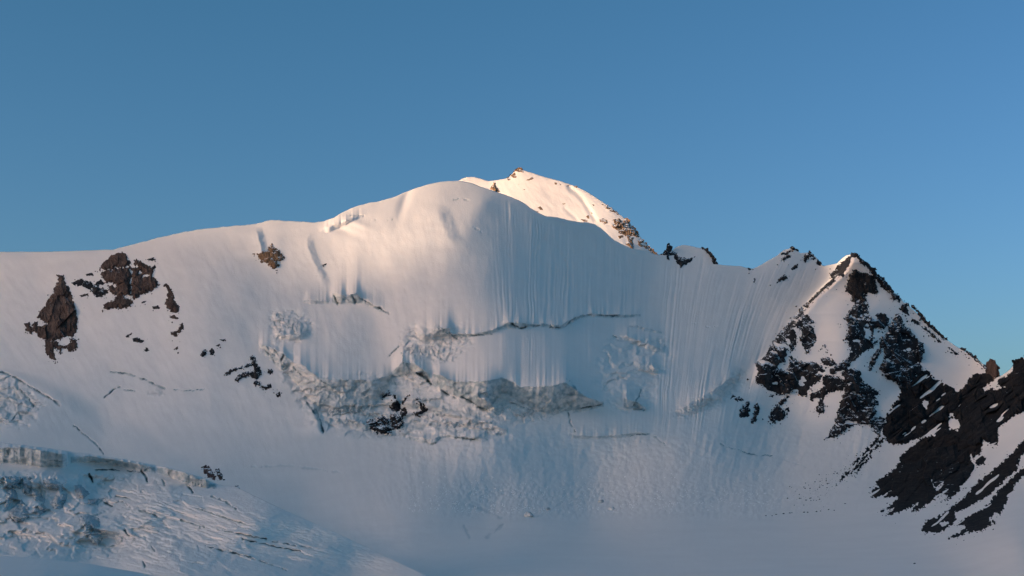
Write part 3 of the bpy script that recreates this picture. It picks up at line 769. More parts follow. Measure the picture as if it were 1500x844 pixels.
# ------------------------------------------------------------------ rocks
def Z(sc, x0, y0, pts):
    return [(x0 + a / sc, y0 + b / sc) for a, b in pts]

def rock_mesh(poly, sheet, holes=(), H=4.0, w=3.5, step=1.0, edge=1.2, snowy=0.0, A=2.2, cell=11.0, seed=1, stretch=1.5, rough=0.7, lean=0.0, top=0.0):
    P = np.array(poly, float)
    x0, y0 = P.min(0) - 4; x1, y1 = P.max(0) + 4
    gx = np.arange(x0, x1 + step, step); gy = np.arange(y0, y1 + step, step)
    px, py = np.meshgrid(gx, gy)
    px = px + 0.25 * step * (hash2(np.round(px * 10), np.round(py * 10), seed) - 0.5)
    py = py + 0.25 * step * (hash2(np.round(px * 10), np.round(py * 10), seed + 1) - 0.5)
    d = sdist(P, px, py)
    for h_ in holes:
        d = np.minimum(d, -sdist(h_, px, py))
    d = d + edge * (fbm(px / 4.5, py / 4.5, seed + 2, 3) * 0.9 + 0.28 * perlin(px / 1.9, py / 1.9, seed + 3)) + (edge * 0.9 * fbm((px - 0.7 * py) / 5, (py + 0.5 * px) / 12, seed + 4, 3) if px.mean() > 1090 else 0.0)
    D0 = sheet.look(px, py)
    if snowy:
        nn = fbm((px + 0.5 * py) / 19, (py - 0.35 * px) / 11, seed + 5, 4, 0.42)
        if x1 - x0 > 110:
            nn = fbm((0.6 * py - 0.8 * px) / 46, (0.6 * px + 0.8 * py) / 10, seed + 5, 3, 0.4)
        d = np.minimum(d, (snowy_cut(snowy) - nn) * 9)
    inn = np.clip(d, 0, None)
    rel = (2.4 * A * plates(px / 27, py / 36, seed + 6) if (x1 - x0) > 60 else 0.0) + 1.5 * A * plates(px / cell, py / (cell * stretch), seed + 7) + 0.5 * A * plates(px / (cell * .42), py / (cell * .42 * stretch), seed + 8)
    rel = rel + rough * (0.7 * ridged(px / 6, py / (6 * stretch), seed + 9, 2) + 0.5 * fbm(px / 2.6, py / 2.6, seed + 10, 2) - 0.3)
    h = H * (1 - np.exp(-inn / w)) + rel * sm(0, 4, d)
    if lean:
        h = h * (1 - lean * np.clip((px - x0) / (x1 - x0), 0, 1))
    h = np.maximum(h, 0.25) * sm(-0.2, 0.6, d) + np.where(d < 0, np.clip(d, -2, 0) * 0.9, 0)
    ok = d > -0.6
    f = ok[:-1, :-1] | ok[:-1, 1:] | ok[1:, :-1] | ok[1:, 1:]
    if f.sum() < 1: return None
    mpp = D0 / F
    front = world(px, py, D0 - h * mpp)
    back = world(px, py, D0 + (1.2 + 0.45 * np.clip(h, 0, None)) * mpp)
    idx = np.arange(px.size).reshape(px.shape)
    q = np.stack([idx[1:, :-1], idx[1:, 1:], idx[:-1, 1:], idx[:-1, :-1]], -1)[f]
    used = np.zeros(px.size, int)
    V = np.concatenate([front.reshape(-1, 3), back.reshape(-1, 3)])
    nq = px.size
    # close the rim
    e = np.concatenate([q[:, [0, 1]], q[:, [1, 2]], q[:, [2, 3]], q[:, [3, 0]]])
    key = np.minimum(e[:, 0], e[:, 1]) * nq + np.maximum(e[:, 0], e[:, 1])
    u, ix, ct = np.unique(key, return_index=True, return_counts=True)
    rim = e[ix[ct == 1]]
    Q = np.concatenate([q, q[:, ::-1] + nq, np.stack([rim[:, 1], rim[:, 0], rim[:, 0] + nq, rim[:, 1] + nq], -1)])
    uu, inv = np.unique(Q, return_inverse=True)
    return V[uu], inv.reshape(-1, 4)

def snowy_cut(s):
    return 0.9 - 1.1 * s

NROCK = [0]
POLYS = []
def outcrop(name, label, polys, sheet, mat, cat='rock', group=None, part='rock', **kw):
    """polys: list of polygons, or (polygon, overrides) pairs"""
    res = []
    for p in polys:
        k2 = dict(kw); mt = mat; pn = part; pl = None
        if isinstance(p, tuple) and isinstance(p[1], dict):
            k2.update(p[1]); p = p[0]
            mt = k2.pop('mat', mat); pn = k2.pop('part', part); pl = k2.pop('label', None)
        NROCK[0] += 1
        if sheet is S: POLYS.append((p, 'r' if p[0][0] > 1090 else ('l' if p[0][0] < 640 else 'c')))
        a = np.array(p)
        ext = (a.max(0) - a.min(0)).max()
        if 'step' not in k2: k2['step'] = 0.5 if ext < 14 else (0.62 if ext < 60 else 0.74)
        sc = min(1.0, max(0.3, (a.max(0) - a.min(0)).min() / 14.0))
        k2.setdefault('H', 4.5); k2['H'] *= max(sc, 0.45); k2.setdefault('A', 2.4); k2['A'] *= sc
        k2.setdefault('edge', 2.6 if a[:, 0].mean() < 700 else 2.0); k2['edge'] *= sc
        k2['cell'] = k2.get('cell', 11.0) * max(sc, .5)
        r_ = rock_mesh(p, sheet, seed=200 + NROCK[0] * 23, **k2)
        if r_: res.append((r_, mt, pn, pl))
    if not res: return None
    allv = np.concatenate([r_[0][0] for r_ in res])
    org = (allv[:, 0].mean(), allv[:, 1].mean(), allv[:, 2].min())
    if len(res) == 1:
        o = mesh_obj(name, res[0][0][0], res[0][0][1], res[0][1], False, origin=org)
    else:
        o = empty(name, org)
        for (v, q_), mt, pn, pl in res:
            c = mesh_obj(pn, v, q_, mt, False, parent=o, origin=org)
            if pl: c['label'] = pl
    return tag(o, label, cat, group)

zA = lambda p: Z(4.688, 20, 360, p)
zB = lambda p: Z(4.69, 140, 440, p)
zC = lambda p: Z(4.69, 500, 480, p)
zD = lambda p: Z(5.275, 360, 320, p)
zE = lambda p: Z(5.357, 700, 240, p)
zF = lambda p: Z(4.41, 880, 340, p)
zG = lambda p: Z(3.0, 1000, 340, p)
zH = lambda p: Z(4.22, 1250, 500, p)
zI = lambda p: Z(5.276, 1250, 640, p)
zJ = lambda p: Z(4.688, 1060, 500, p)
zK = lambda p: Z(4.22, 1250, 360, p)
zL = lambda p: Z(4.22, 100, 560, p)
zM = lambda p: Z(4.138, 0, 640, p)
GR = 'rock outcrops on the snow wall'

outcrop('rock_outcrop', 'tall brown pointed rock tower standing out of the snow at the far left', [
    (zA([(303, 200), (345, 205), (347, 245), (375, 285), (400, 340), (412, 390), (430, 450), (437, 520), (430, 590), (405, 630), (380, 616), (295, 648), (240, 655), (200, 648), (165, 620), (165, 560), (228, 536), (165, 490),
         (210, 425), (250, 350), (290, 280), (305, 250)]), dict(H=7, w=5, A=3.0, part='rock_wall', stretch=2.4)),
    zA([(405, 632), (435, 655), (437, 715), (375, 725), (368, 690), (385, 660)]),
    zA([(215, 650), (260, 655), (300, 660), (310, 682), (370, 680), (372, 705), (330, 710), (322, 742), (312, 740), (315, 712), (285, 705), (270, 720), (280, 760), (300, 800), (296, 812), (262, 775), (222, 745), (212, 690)]),
    zA([(75, 535), (108, 530), (120, 560), (140, 525), (165, 520), (163, 600), (140, 590), (120, 610), (85, 575)]),
    zA([(170, 460), (205, 425), (225, 430), (215, 460), (180, 480)])], S, M_brown, group=GR)
outcrop('rock_outcrop', 'broad brown rock block below the snow skyline on the left, split by a thin gully', [
    (zA([(583, 160), (650, 85), (700, 55), (745, 45), (775, 60), (800, 105), (797, 142), (720, 146), (640, 166), (590, 164)]), dict(H=5, part='rock_cap')),
    (zA([(595, 172), (640, 170), (720, 152), (797, 148), (806, 190), (800, 250), (803, 345), (760, 340), (705, 345), (660, 315), (640, 260), (600, 205)]), dict(H=8, w=5, A=3, part='rock_wall', holes=[zA([(648, 252), (700, 264), (706, 282), (655, 272)])])),
    (zA([(800, 150), (840, 95), (880, 110), (955, 160), (950, 205), (985, 240), (1000, 270), (940, 315), (870, 340), (822, 372), (808, 345), (806, 250), (815, 190)]), dict(H=7, w=5, A=3, part='rock_wall',
        holes=[zA([(800, 135), (850, 130), (860, 145), (800, 155)]), zA([(860, 174), (886, 178), (880, 190), (860, 188)]), zA([(895, 203), (932, 205), (925, 216), (893, 215)])])),
    zA([(615, 405), (650, 385), (690, 375), (710, 335), (760, 350), (820, 377), (800, 415), (745, 435), (690, 430), (640, 440), (615, 430)])], S, M_brown, group=GR)
outcrop('rock_outcrop', 'dark broken rocks half buried in snow between the brown tower and the brown block', [
    (zA([(395, 255), (460, 228), (520, 243), (550, 270), (600, 232), (625, 260), (600, 290), (650, 300), (655, 325), (610, 345), (620, 360), (570, 352), (530, 310), (500, 290), (460, 275), (420, 272)]), dict(snowy=.3, edge=2.0)),
    zA([(490, 195), (540, 184), (548, 205), (500, 207)]), zA([(450, 343), (515, 325), (512, 342), (470, 353)])], S, M_dark, group=GR)
outcrop('rock_outcrop', 'two small dark rocks right of the top of the brown block', [
    zA([(895, 95), (960, 83), (978, 106), (940, 102)]), zA([(940, 152), (972, 130), (980, 150), (955, 166)])], S, M_dark, group=GR)
outcrop('rock_outcrop', 'narrow strip of brown rocks running down the slope right of the brown block', [
    zA([(1028, 276), (1050, 264), (1080, 288), (1098, 335), (1106, 380), (1130, 410), (1140, 445), (1115, 462), (1090, 456), (1050, 425), (1038, 402), (1054, 360), (1060, 312), (1050, 285)]),
    zA([(1068, 490), (1100, 474), (1136, 502), (1095, 503)]),
    zA([(1083, 595), (1118, 582), (1150, 557), (1132, 540), (1157, 533), (1167, 577), (1132, 602), (1110, 622), (1083, 612)]),
    zA([(1108, 706), (1130, 690), (1127, 712)])], S, M_brown, group=GR)
outcrop('rock_outcrop', 'few thin dark rock scraps in the snow directly below the brown block', [
    zA([(770, 622), (812, 597), (806, 614), (776, 630)]), zA([(808, 640), (850, 629), (897, 656), (862, 670), (825, 656)]), zA([(893, 716), (920, 704), (932, 719), (905, 729)]),
    zA([(953, 420), (990, 408), (1002, 431), (960, 434)]), zA([(878, 386), (917, 378), (892, 394)])], S, M_dark, group=GR)
outcrop('rock_outcrop', 'small cluster of dark boulders on the left slope above the triangular rock patch', [
    zB([(723, 366), (745, 338), (770, 348), (747, 390), (727, 388)]), zB([(783, 346), (800, 326), (820, 350), (806, 377), (788, 369)]), zB([(853, 270), (892, 264), (882, 284)]), zB([(825, 312), (852, 300), (846, 320)])],
    S, M_dark, group=GR)
outcrop('rock_outcrop', 'dark reddish triangular rock patch left of the pale ice face', [
    (zB([(1060, 385), (1085, 378), (1102, 420), (1142, 495), (1122, 530), (1110, 550), (1132, 580), (1100, 592), (1083, 577), (1100, 547), (1060, 522), (1048, 497), (1088, 480), (1078, 440)]), dict(H=6)),
    zB([(888, 500), (930, 470), (1010, 453), (1080, 433), (1072, 456), (1010, 468), (937, 492), (922, 514), (895, 514)]),
    zB([(953, 552), (988, 505), (1050, 488), (1057, 522), (1000, 537), (976, 562)]),
    zB([(1133, 592), (1165, 583), (1205, 573), (1212, 600), (1170, 614), (1140, 607)]),
    zB([(1178, 475), (1212, 468), (1222, 490), (1206, 514), (1184, 498)])], S, M_dark, group=GR)
outcrop('rock_outcrop', 'single dark boulder just below the dark reddish triangular rock patch', [zB([(1238, 646), (1265, 626), (1274, 650), (1256, 667), (1240, 660)])], S, M_dark, group=GR)
outcrop('rock_outcrop', 'group of dark rocks in the centre of the wall below the ice cliffs', [
    (zC([(175, 640), (240, 625), (300, 605), (325, 640), (340, 690), (345, 720), (300, 730), (250, 724), (205, 692), (170, 655)]), dict(H=6)),
    (zC([(330, 600), (370, 588), (420, 620), (434, 655), (412, 692), (350, 702), (340, 660)]), dict(H=6)),
    zC([(333, 540), (365, 503), (402, 520), (410, 560), (380, 584), (340, 567)]),
    zC([(270, 487), (300, 455), (337, 438), (337, 467), (300, 477), (280, 494)]), zC([(355, 460), (375, 463), (378, 490), (362, 487)]),
    zC([(400, 600), (405, 570), (440, 543), (452, 575), (442, 612), (420, 617)]), zC([(413, 512), (440, 480), (467, 463), (442, 502), (420, 527)])], S, M_dark, group=GR)
outcrop('rock_outcrop', 'dark crescent shaped rock at the right end of the central rock group', [
    zC([(483, 592), (515, 580), (545, 555), (540, 520), (515, 495), (530, 486), (558, 520), (592, 565), (577, 587), (520, 607)])], S, M_dark, group=GR)
outcrop('rock_outcrop', 'brown rock below a blue snow shadow near the sunlit left crest', [
    zD([(90, 280), (125, 262), (175, 235), (200, 196), (245, 240), (272, 265), (297, 305), (270, 332), (245, 335), (264, 365), (225, 387), (183, 372), (168, 347), (120, 342), (98, 307)]),
    zD([(43, 272), (75, 269), (70, 284)]), zD([(223, 400), (245, 396), (240, 408)])], S, M_ochre, group=GR, snowy=.12)
outcrop('rock_outcrop', 'tiny lone dark rock on the sunlit slope below the left crest', [zD([(593, 362), (628, 343), (622, 360)])], S, M_dark, group=GR)
outcrop('rock_outcrop', 'two reddish brown rocks on the snow just above the short glacier ice cliff', [
    (zL([(826, 525), (850, 508), (882, 530), (893, 560), (912, 585), (907, 602), (880, 597), (848, 570)]), dict(mat=M_red, H=5)),
    (zL([(903, 540), (930, 533), (942, 560), (962, 600), (945, 605), (920, 580)]), dict(mat=M_brown)),
    zL([(1028, 640), (1050, 638), (1065, 662), (1035, 656)])], S, M_brown, group=GR)

# summit
G2 = 'rocks of the sunlit summit'
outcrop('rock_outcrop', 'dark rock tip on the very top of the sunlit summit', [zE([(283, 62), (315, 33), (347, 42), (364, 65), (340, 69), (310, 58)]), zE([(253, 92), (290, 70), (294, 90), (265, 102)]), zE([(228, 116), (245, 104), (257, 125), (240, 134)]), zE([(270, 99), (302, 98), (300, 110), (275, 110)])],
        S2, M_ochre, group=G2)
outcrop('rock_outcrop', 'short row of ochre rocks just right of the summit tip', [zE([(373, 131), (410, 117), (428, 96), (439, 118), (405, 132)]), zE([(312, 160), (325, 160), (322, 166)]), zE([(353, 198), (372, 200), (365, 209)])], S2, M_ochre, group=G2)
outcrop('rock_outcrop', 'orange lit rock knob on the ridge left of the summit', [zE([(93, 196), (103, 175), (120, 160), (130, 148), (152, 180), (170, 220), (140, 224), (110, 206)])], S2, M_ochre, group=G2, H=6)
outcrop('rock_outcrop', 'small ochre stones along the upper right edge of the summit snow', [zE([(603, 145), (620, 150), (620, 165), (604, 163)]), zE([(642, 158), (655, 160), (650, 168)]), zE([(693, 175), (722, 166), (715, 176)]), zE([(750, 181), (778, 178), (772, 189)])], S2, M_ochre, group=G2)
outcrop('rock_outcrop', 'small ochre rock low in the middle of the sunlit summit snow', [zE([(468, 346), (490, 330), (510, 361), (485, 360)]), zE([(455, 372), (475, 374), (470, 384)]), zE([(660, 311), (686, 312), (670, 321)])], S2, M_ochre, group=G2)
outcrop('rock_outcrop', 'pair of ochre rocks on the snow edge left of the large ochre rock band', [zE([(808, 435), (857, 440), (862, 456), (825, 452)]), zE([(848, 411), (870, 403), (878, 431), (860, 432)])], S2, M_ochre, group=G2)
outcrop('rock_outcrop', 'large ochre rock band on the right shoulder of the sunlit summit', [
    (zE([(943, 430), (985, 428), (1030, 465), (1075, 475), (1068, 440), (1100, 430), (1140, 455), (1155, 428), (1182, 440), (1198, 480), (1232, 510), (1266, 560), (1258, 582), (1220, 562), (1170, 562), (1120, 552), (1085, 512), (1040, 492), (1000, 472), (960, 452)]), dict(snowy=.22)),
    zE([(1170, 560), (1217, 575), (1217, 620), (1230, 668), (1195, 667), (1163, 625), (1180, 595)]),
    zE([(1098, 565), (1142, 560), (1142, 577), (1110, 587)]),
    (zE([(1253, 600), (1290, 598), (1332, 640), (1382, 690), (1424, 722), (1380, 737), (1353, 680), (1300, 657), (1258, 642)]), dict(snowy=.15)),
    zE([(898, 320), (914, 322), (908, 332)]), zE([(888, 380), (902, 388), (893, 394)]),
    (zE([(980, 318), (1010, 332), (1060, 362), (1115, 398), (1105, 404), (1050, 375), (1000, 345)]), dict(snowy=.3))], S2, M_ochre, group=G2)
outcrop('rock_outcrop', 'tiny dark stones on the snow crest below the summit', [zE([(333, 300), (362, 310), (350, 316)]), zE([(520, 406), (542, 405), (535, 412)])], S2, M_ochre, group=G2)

# crest right of the summit
G3 = 'dark rocks on the shaded crest'
outcrop('rock_outcrop', 'black rock with a small pinnacle on the crest between summit and double peak', [
    (zF([(385, 150), (415, 126), (428, 118), (427, 90), (445, 77), (457, 100), (460, 120), (490, 135), (500, 155), (560, 168), (606, 162), (590, 183), (545, 212), (520, 227), (500, 206), (478, 180), (472, 150), (442, 150), (443, 184), (428, 175), (425, 150), (400, 149)]), dict(H=5))], S, M_dark, group=G3)
outcrop('rock_outcrop', 'thin dark rock edge on the right side of the small snow dome on the crest', [
    zF([(648, 97), (685, 109), (717, 145), (737, 175), (755, 206), (730, 206), (713, 180), (708, 155), (678, 125)])], S, M_dark, group=G3)
outcrop('rock_outcrop', 'two tiny dark rocks at the lowest notch of the crest', [zF([(948, 235), (987, 243), (960, 248)]), zF([(983, 322), (992, 298), (1002, 310), (990, 327)])], S, M_dark, group=G3)
outcrop('rock_outcrop', 'dark rocks along the left tip of the double peak', [
    zF([(1158, 146), (1200, 124), (1240, 98), (1270, 122), (1250, 117), (1225, 127), (1200, 152), (1180, 142)]), zF([(1163, 186), (1180, 160), (1230, 147), (1226, 162), (1195, 177), (1185, 190)])], S, M_dark, group=G3)
outcrop('rock_outcrop', 'dark rocks along the right tip of the double peak', [
    zF([(1303, 186), (1320, 148), (1350, 126), (1387, 165), (1375, 177), (1350, 152), (1337, 177), (1320, 195)]), zF([(1393, 206), (1400, 183), (1438, 221), (1410, 224)])], S, M_dark, group=G3)
outcrop('rock_outcrop', 'dark rock patches in the snow just below the double peak', [
    zF([(1223, 237), (1250, 220), (1277, 207), (1272, 227), (1240, 245)]), zF([(1133, 332), (1160, 295), (1207, 270), (1197, 312), (1165, 317)])], S, M_dark, group=G3)

# pyramid on the right
G4 = 'dark rocks of the right hand pyramid'
outcrop('rock_ridge', 'jagged dark rock edge just left of the tip of the rocky pyramid', [
    zG([(648, 187), (680, 150), (715, 119), (750, 92), (768, 106), (740, 117), (732, 150), (716, 166), (707, 196), (680, 192), (665, 207), (650, 202)]),
    zG([(553, 306), (600, 258), (640, 223), (665, 203), (672, 215), (630, 252), (600, 278), (562, 312)])], S, M_dark, group=G4, snowy=.08, edge=1.0)
outcrop('rock_wall', 'dark brown rock wall right under the tip of the rocky pyramid', [
    (zG([(715, 257), (730, 195), (755, 164), (800, 179), (845, 189), (852, 240), (857, 272), (830, 267), (800, 272), (795, 302), (770, 292), (760, 317), (743, 302), (740, 277)]), dict(H=7))], S, M_dark, group=G4)
outcrop('rock_ridge', 'dark rocky crest line descending right from the tip of the pyramid', [
    zG([(755, 93), (768, 102), (800, 128), (842, 163), (855, 185), (882, 205), (908, 240), (937, 275), (968, 300), (950, 307), (920, 292), (913, 265), (888, 257), (868, 225), (850, 207), (820, 167), (800, 152), (775, 122)]),
    zK([(288, 400), (295, 368), (327, 360), (332, 385), (344, 431), (320, 416)]),
    zK([(360, 450), (400, 464), (417, 490), (385, 487)]), zK([(413, 500), (440, 498), (500, 548), (547, 600), (520, 592), (470, 542)]), zK([(588, 628), (605, 634), (652, 676), (640, 674), (600, 647)]),
    zK([(338, 364), (380, 378), (432, 438), (482, 498), (542, 548), (588, 586), (560, 580), (498, 527), (458, 492), (418, 452), (403, 410), (370, 385)]),
    zK([(668, 635), (740, 678), (802, 738), (828, 760), (810, 763), (758, 712), (720, 677)])], S, M_dark, group=G4, snowy=.06)
outcrop('rock_buttress', 'dark rock buttress with a narrow snow chute, lower left edge of the pyramid', [
    (zG([(320, 570), (345, 560), (375, 530), (390, 490), (420, 450), (460, 410), (500, 360), (520, 330), (552, 308), (562, 325), (525, 352), (555, 370), (582, 395), (577, 430), (590, 465), (560, 522), (545, 537), (528, 500), (513, 470), (518, 440), (500, 412), (490, 425), (500, 460), (497, 500), (477, 530), (482, 560), (500, 560), (530, 570), (570, 568), (612, 588), (620, 610), (602, 652), (560, 682), (540, 727), (513, 717), (490, 692), (470, 712), (420, 717), (398, 702), (368, 692), (338, 667), (323, 652), (328, 620)]),
     dict(H=7, w=5, A=3.2, snowy=.36, holes=[zG([(455, 468), (470, 475), (472, 520), (470, 560), (462, 602), (449, 600), (454, 560), (461, 520)])]))], S, M_dark, group=G4)
outcrop('rock_rib', 'long dark rib of rock down the middle of the pyramid', [
    (zG([(755, 320), (775, 308), (800, 273), (812, 300), (817, 340), (817, 375), (850, 363), (885, 353), (907, 380), (902, 410), (870, 427), (840, 422), (837, 460), (857, 480), (830, 512), (802, 522), (772, 552), (742, 572), (722, 602), (690, 612), (660, 625), (640, 610), (670, 585), (718, 560), (733, 540), (738, 510), (718, 465), (728, 430), (723, 400), (713, 380), (728, 350)]),
     dict(H=6, A=3.2, snowy=.32, holes=[zG([(800, 420), (832, 432), (830, 462), (805, 450)])])),
    zG([(608, 557), (640, 548), (677, 570), (650, 592), (620, 582)])], S, M_dark, group=G4)
outcrop('rock_rib', 'dark hook shaped rock with a round drop shaped lower end, on the pyramid', [
    (zJ([(588, 387), (600, 358), (680, 328), (690, 308), (680, 258), (700, 233), (750, 238), (800, 248), (830, 278), (825, 340), (780, 342), (730, 347), (702, 372), (682, 402), (694, 450), (688, 492), (655, 507), (635, 480), (648, 430), (668, 390), (640, 387), (600, 407)]), dict(H=5))], S, M_dark, group=G4)
outcrop('rock_buttress', 'lowest dark rock wedge of the pyramid, tapering to a point at lower left', [
    (zJ([(703, 667), (750, 590), (780, 500), (810, 400), (830, 335), (832, 270), (808, 220), (850, 188), (940, 198), (952, 280), (1000, 308), (1077, 355), (1040, 372), (1067, 410), (1062, 442), (1020, 442), (1052, 480), (1030, 522), (1100, 528), (1107, 590), (1070, 642), (1030, 622), (1010, 572), (970, 572), (910, 572), (860, 592), (800, 642), (750, 662)]),
     dict(H=7, w=5, A=3.0, snowy=.25)),
    zJ([(998, 197), (1008, 140), (1050, 78), (1078, 84), (1042, 142), (1010, 202)])], S, M_dark, group=G4)
outcrop('rock_outcrop', 'small dark rocks standing apart in the snow left of the pyramid foot', [
    zJ([(73, 400), (105, 376), (142, 405), (100, 422)]), zJ([(108, 517), (115, 470), (140, 430), (180, 403), (172, 440), (182, 470), (167, 517), (130, 524)]), zJ([(48, 397), (60, 358), (80, 380)]),
    zJ([(183, 552), (205, 510), (213, 440), (230, 423), (247, 460), (237, 500), (222, 530), (227, 557), (195, 562)])], S, M_dark, group=G4, snowy=.1)
outcrop('rock_outcrop', 'dark diamond shaped rock with a thin tail, below the left buttress of the pyramid', [
    zJ([(308, 517), (340, 468), (370, 443), (400, 398), (440, 368), (450, 385), (412, 422), (387, 450), (412, 475), (442, 505), (390, 547), (340, 557)]), zJ([(318, 375), (340, 371), (340, 389)]), zJ([(428, 460), (445, 458), (458, 488), (440, 486)])], S, M_dark, group=G4)
outcrop('rock_outcrop', 'few dark stones in the snow field high on the pyramid, left of the middle rib', [zG([(600, 510), (612, 512), (606, 522)]), zG([(622, 492), (632, 500), (626, 510)]), zG([(630, 514), (642, 518), (636, 526)]), zG([(690, 402), (700, 405), (694, 411)]), zG([(706, 375), (716, 380), (709, 386)])], S, M_dark, group=G4)
outcrop('rock_tower', 'massive rock tower with a small horn, right of the middle rib of the pyramid', [
    (zG([(868, 602), (885, 550), (880, 512), (872, 520), (845, 580), (820, 608), (835, 550), (870, 495), (868, 470), (900, 440), (905, 405), (928, 395), (940, 400), (965, 405), (1000, 430), (1027, 465), (1052, 490), (1062, 520), (1052, 560), (1052, 600), (1030, 650), (1000, 690), (960, 692), (940, 662), (900, 642)]), dict(H=11, w=8, A=4, cell=15, snowy=.2, part='rock_wall', stretch=1.9)),
    (zG([(928, 408), (935, 370), (947, 353), (962, 380), (967, 412), (945, 420)]), dict(H=7, part='rock_horn'))], S, M_dark, group=G4)
outcrop('rock_spur', 'large near black rock spur sweeping from the right edge down to the glacier', [
    (zH([(300, 285), (360, 240), (420, 178), (470, 188), (500, 238), (540, 238), (560, 268), (600, 278), (640, 318), (680, 290), (720, 230), (745, 203), (800, 195), (860, 200), (895, 217), (840, 260), (803, 290), (815, 312), (860, 290), (895, 302), (937, 285), (888, 270), (898, 235), (960, 208), (985, 180), (985, 123), (1055, 98), (1150, 58), (1300, 30), (1300, 330), (1055, 430), (1000, 460), (940, 500), (895, 540), (892, 640), (840, 632), (800, 605), (788, 650), (768, 670), (817, 720), (812, 760), (760, 767), (730, 692), (718, 700), (748, 770), (735, 810), (690, 870), (640, 920), (600, 960), (560, 980), (548, 990), (590, 955), (505, 920), (480, 840), (500, 800), (545, 800), (548, 790), (490, 780), (240, 870), (185, 850), (290, 750), (285, 720), (350, 660), (440, 592), (400, 600), (340, 628), (240, 642), (195, 602), (180, 545), (200, 470), (240, 400), (285, 345)]),
     dict(H=12, w=10, A=4.5, cell=18, snowy=.3, part='rock_wall', holes=[zH([(585, 490), (622, 468), (660, 500), (645, 552), (598, 545)]), zH([(428, 372), (472, 363), (452, 417), (430, 392)]), zH([(595, 445), (618, 442), (615, 468), (598, 466)])])),
    (zH([(822, 205), (822, 150), (840, 116), (872, 118), (897, 160), (892, 215), (860, 230)]), dict(H=6, part='rock_horn', mat=M_brown)),
    (zI([(365, 190), (440, 85), (560, 0), (760, -20), (900, 10), (995, 20), (988, 130), (925, 160), (910, 125), (893, 160), (932, 250), (870, 310), (870, 340), (815, 370), (820, 420), (742, 485), (745, 450), (715, 455), (750, 380), (703, 380), (700, 330), (680, 262), (625, 288), (603, 350), (640, 417), (680, 402), (687, 432), (600, 502), (520, 562), (448, 577), (500, 510), (450, 538), (340, 587), (248, 610), (330, 543), (208, 580), (300, 518), (345, 463), (240, 467), (280, 420), (200, 462), (128, 472), (140, 408), (192, 388), (173, 340), (280, 288)]),
     dict(H=9, w=8, A=3.5, cell=16, mat=M_talus, part='talus_slope', edge=2.4, snowy=.12))], S, M_slate, group=G4)
outcrop('rock_rib', 'upper left one of two brown talus ribs at the lower right edge', [
    (zI([(523, 722), (565, 648), (640, 628), (760, 543), (890, 438), (960, 348), (1080, 258), (1230, 128), (1280, 58), (1320, 28), (1400, -45), (1500, -85), (1500, 90), (1320, 125), (1275, 190), (1265, 258), (1180, 322), (1060, 442), (980, 492), (870, 552), (790, 582), (785, 632), (830, 652), (880, 622), (860, 680), (740, 690), (670, 742), (560, 737)]),
     dict(H=5, w=5, A=2.2, cell=9, edge=2.4, snowy=.3, holes=[zI([(670, 665), (735, 652), (722, 687), (690, 687)])]))], S, M_talus, group=G4)
outcrop('rock_rib', 'lower right one of two brown talus ribs at the lower right edge', [
    (zI([(862, 632), (1000, 560), (1060, 502), (1080, 462), (1200, 342), (1280, 270), (1322, 220), (1450, 150), (1450, 230), (1322, 302), (1242, 372), (1237, 432), (1180, 502), (1160, 562), (1130, 602), (1100, 582), (1050, 650), (1112, 656), (1000, 722), (910, 737), (830, 767), (738, 785), (870, 702), (850, 668)]),
     dict(H=5, w=5, A=2.2, cell=9, edge=2.4, snowy=.32))], S, M_talus, group=G4)
outcrop('debris_streak', 'thin black streak of rock debris trailing from the pyramid foot down to the glacier', [
    zI([(190, -5), (215, -12), (180, 45), (120, 110), (50, 175), (-10, 230), (20, 185), (90, 110)]),
    zI([(228, 5), (248, -8), (232, 40), (150, 112), (70, 190), (10, 262), (-40, 300), (20, 225), (110, 130), (190, 55)]),
    zI([(130, 150), (135, 165), (80, 215), (25, 285), (15, 280), (60, 215)]),
    zI([(-30, 250), (-20, 262), (-60, 310), (-110, 345), (-85, 305)])], S, M_slate, 'debris', G4, H=1.6, A=.8, edge=2.2)
# ice blocks of the icefall
GI = 'ice blocks in the near icefall'
for lab, p in [
        ('tall dark blue ice block at the left end of the icefall', [(20, 240), (125, 243), (130, 312), (60, 314), (25, 302)]),
        ('broken dark ice block directly under the tall block at the left of the icefall', [(48, 320), (90, 313), (112, 380), (60, 382), (45, 432), (28, 425)]),
        ('pale upright ice block between two dark blue ones in the icefall', [(132, 250), (180, 244), (194, 300), (175, 350), (140, 342)]),
        ('slanting blue ice block right of the pale upright block', [(188, 310), (230, 328), (268, 370), (272, 397), (208, 382)]),
        ('wide blue ice block with a ragged top, upper middle of the icefall', [(253, 265), (330, 253), (377, 290), (382, 332), (330, 322), (288, 300)]),
        ('rounded blue ice block at the upper right of the icefall', [(453, 295), (490, 288), (543, 345), (500, 378), (463, 350)]),
        ('broad flat blue ice block below the ragged topped one', [(308, 400), (340, 358), (407, 343), (403, 382), (370, 442), (318, 430)]),
        ('pointed blue ice slab standing low in the middle of the icefall', [(198, 452), (265, 398), (287, 442), (240, 482)]),
        ('upper block of the tall blue pair right of the icefall chute', [(483, 480), (540, 473), (602, 490), (603, 542), (520, 572), (488, 530)]),
        ('lower block of the tall blue pair right of the icefall chute', [(520, 590), (600, 555), (623, 620), (592, 662), (540, 622)]),
        ('small dark ice block above the tall blue pair', [(528, 375), (592, 378), (593, 412), (540, 407)]),
        ('big rounded pale ice block at the left, below the dark broken block', [(60, 440), (130, 383), (178, 430), (172, 492), (100, 522), (48, 480)])]:
    outcrop('ice_block', lab, [zM(p)], S3, M_ice, 'ice block', GI, H=30, w=4, A=2, rough=0.3, edge=1.6, cell=18, step=0.9, lean=0.7)

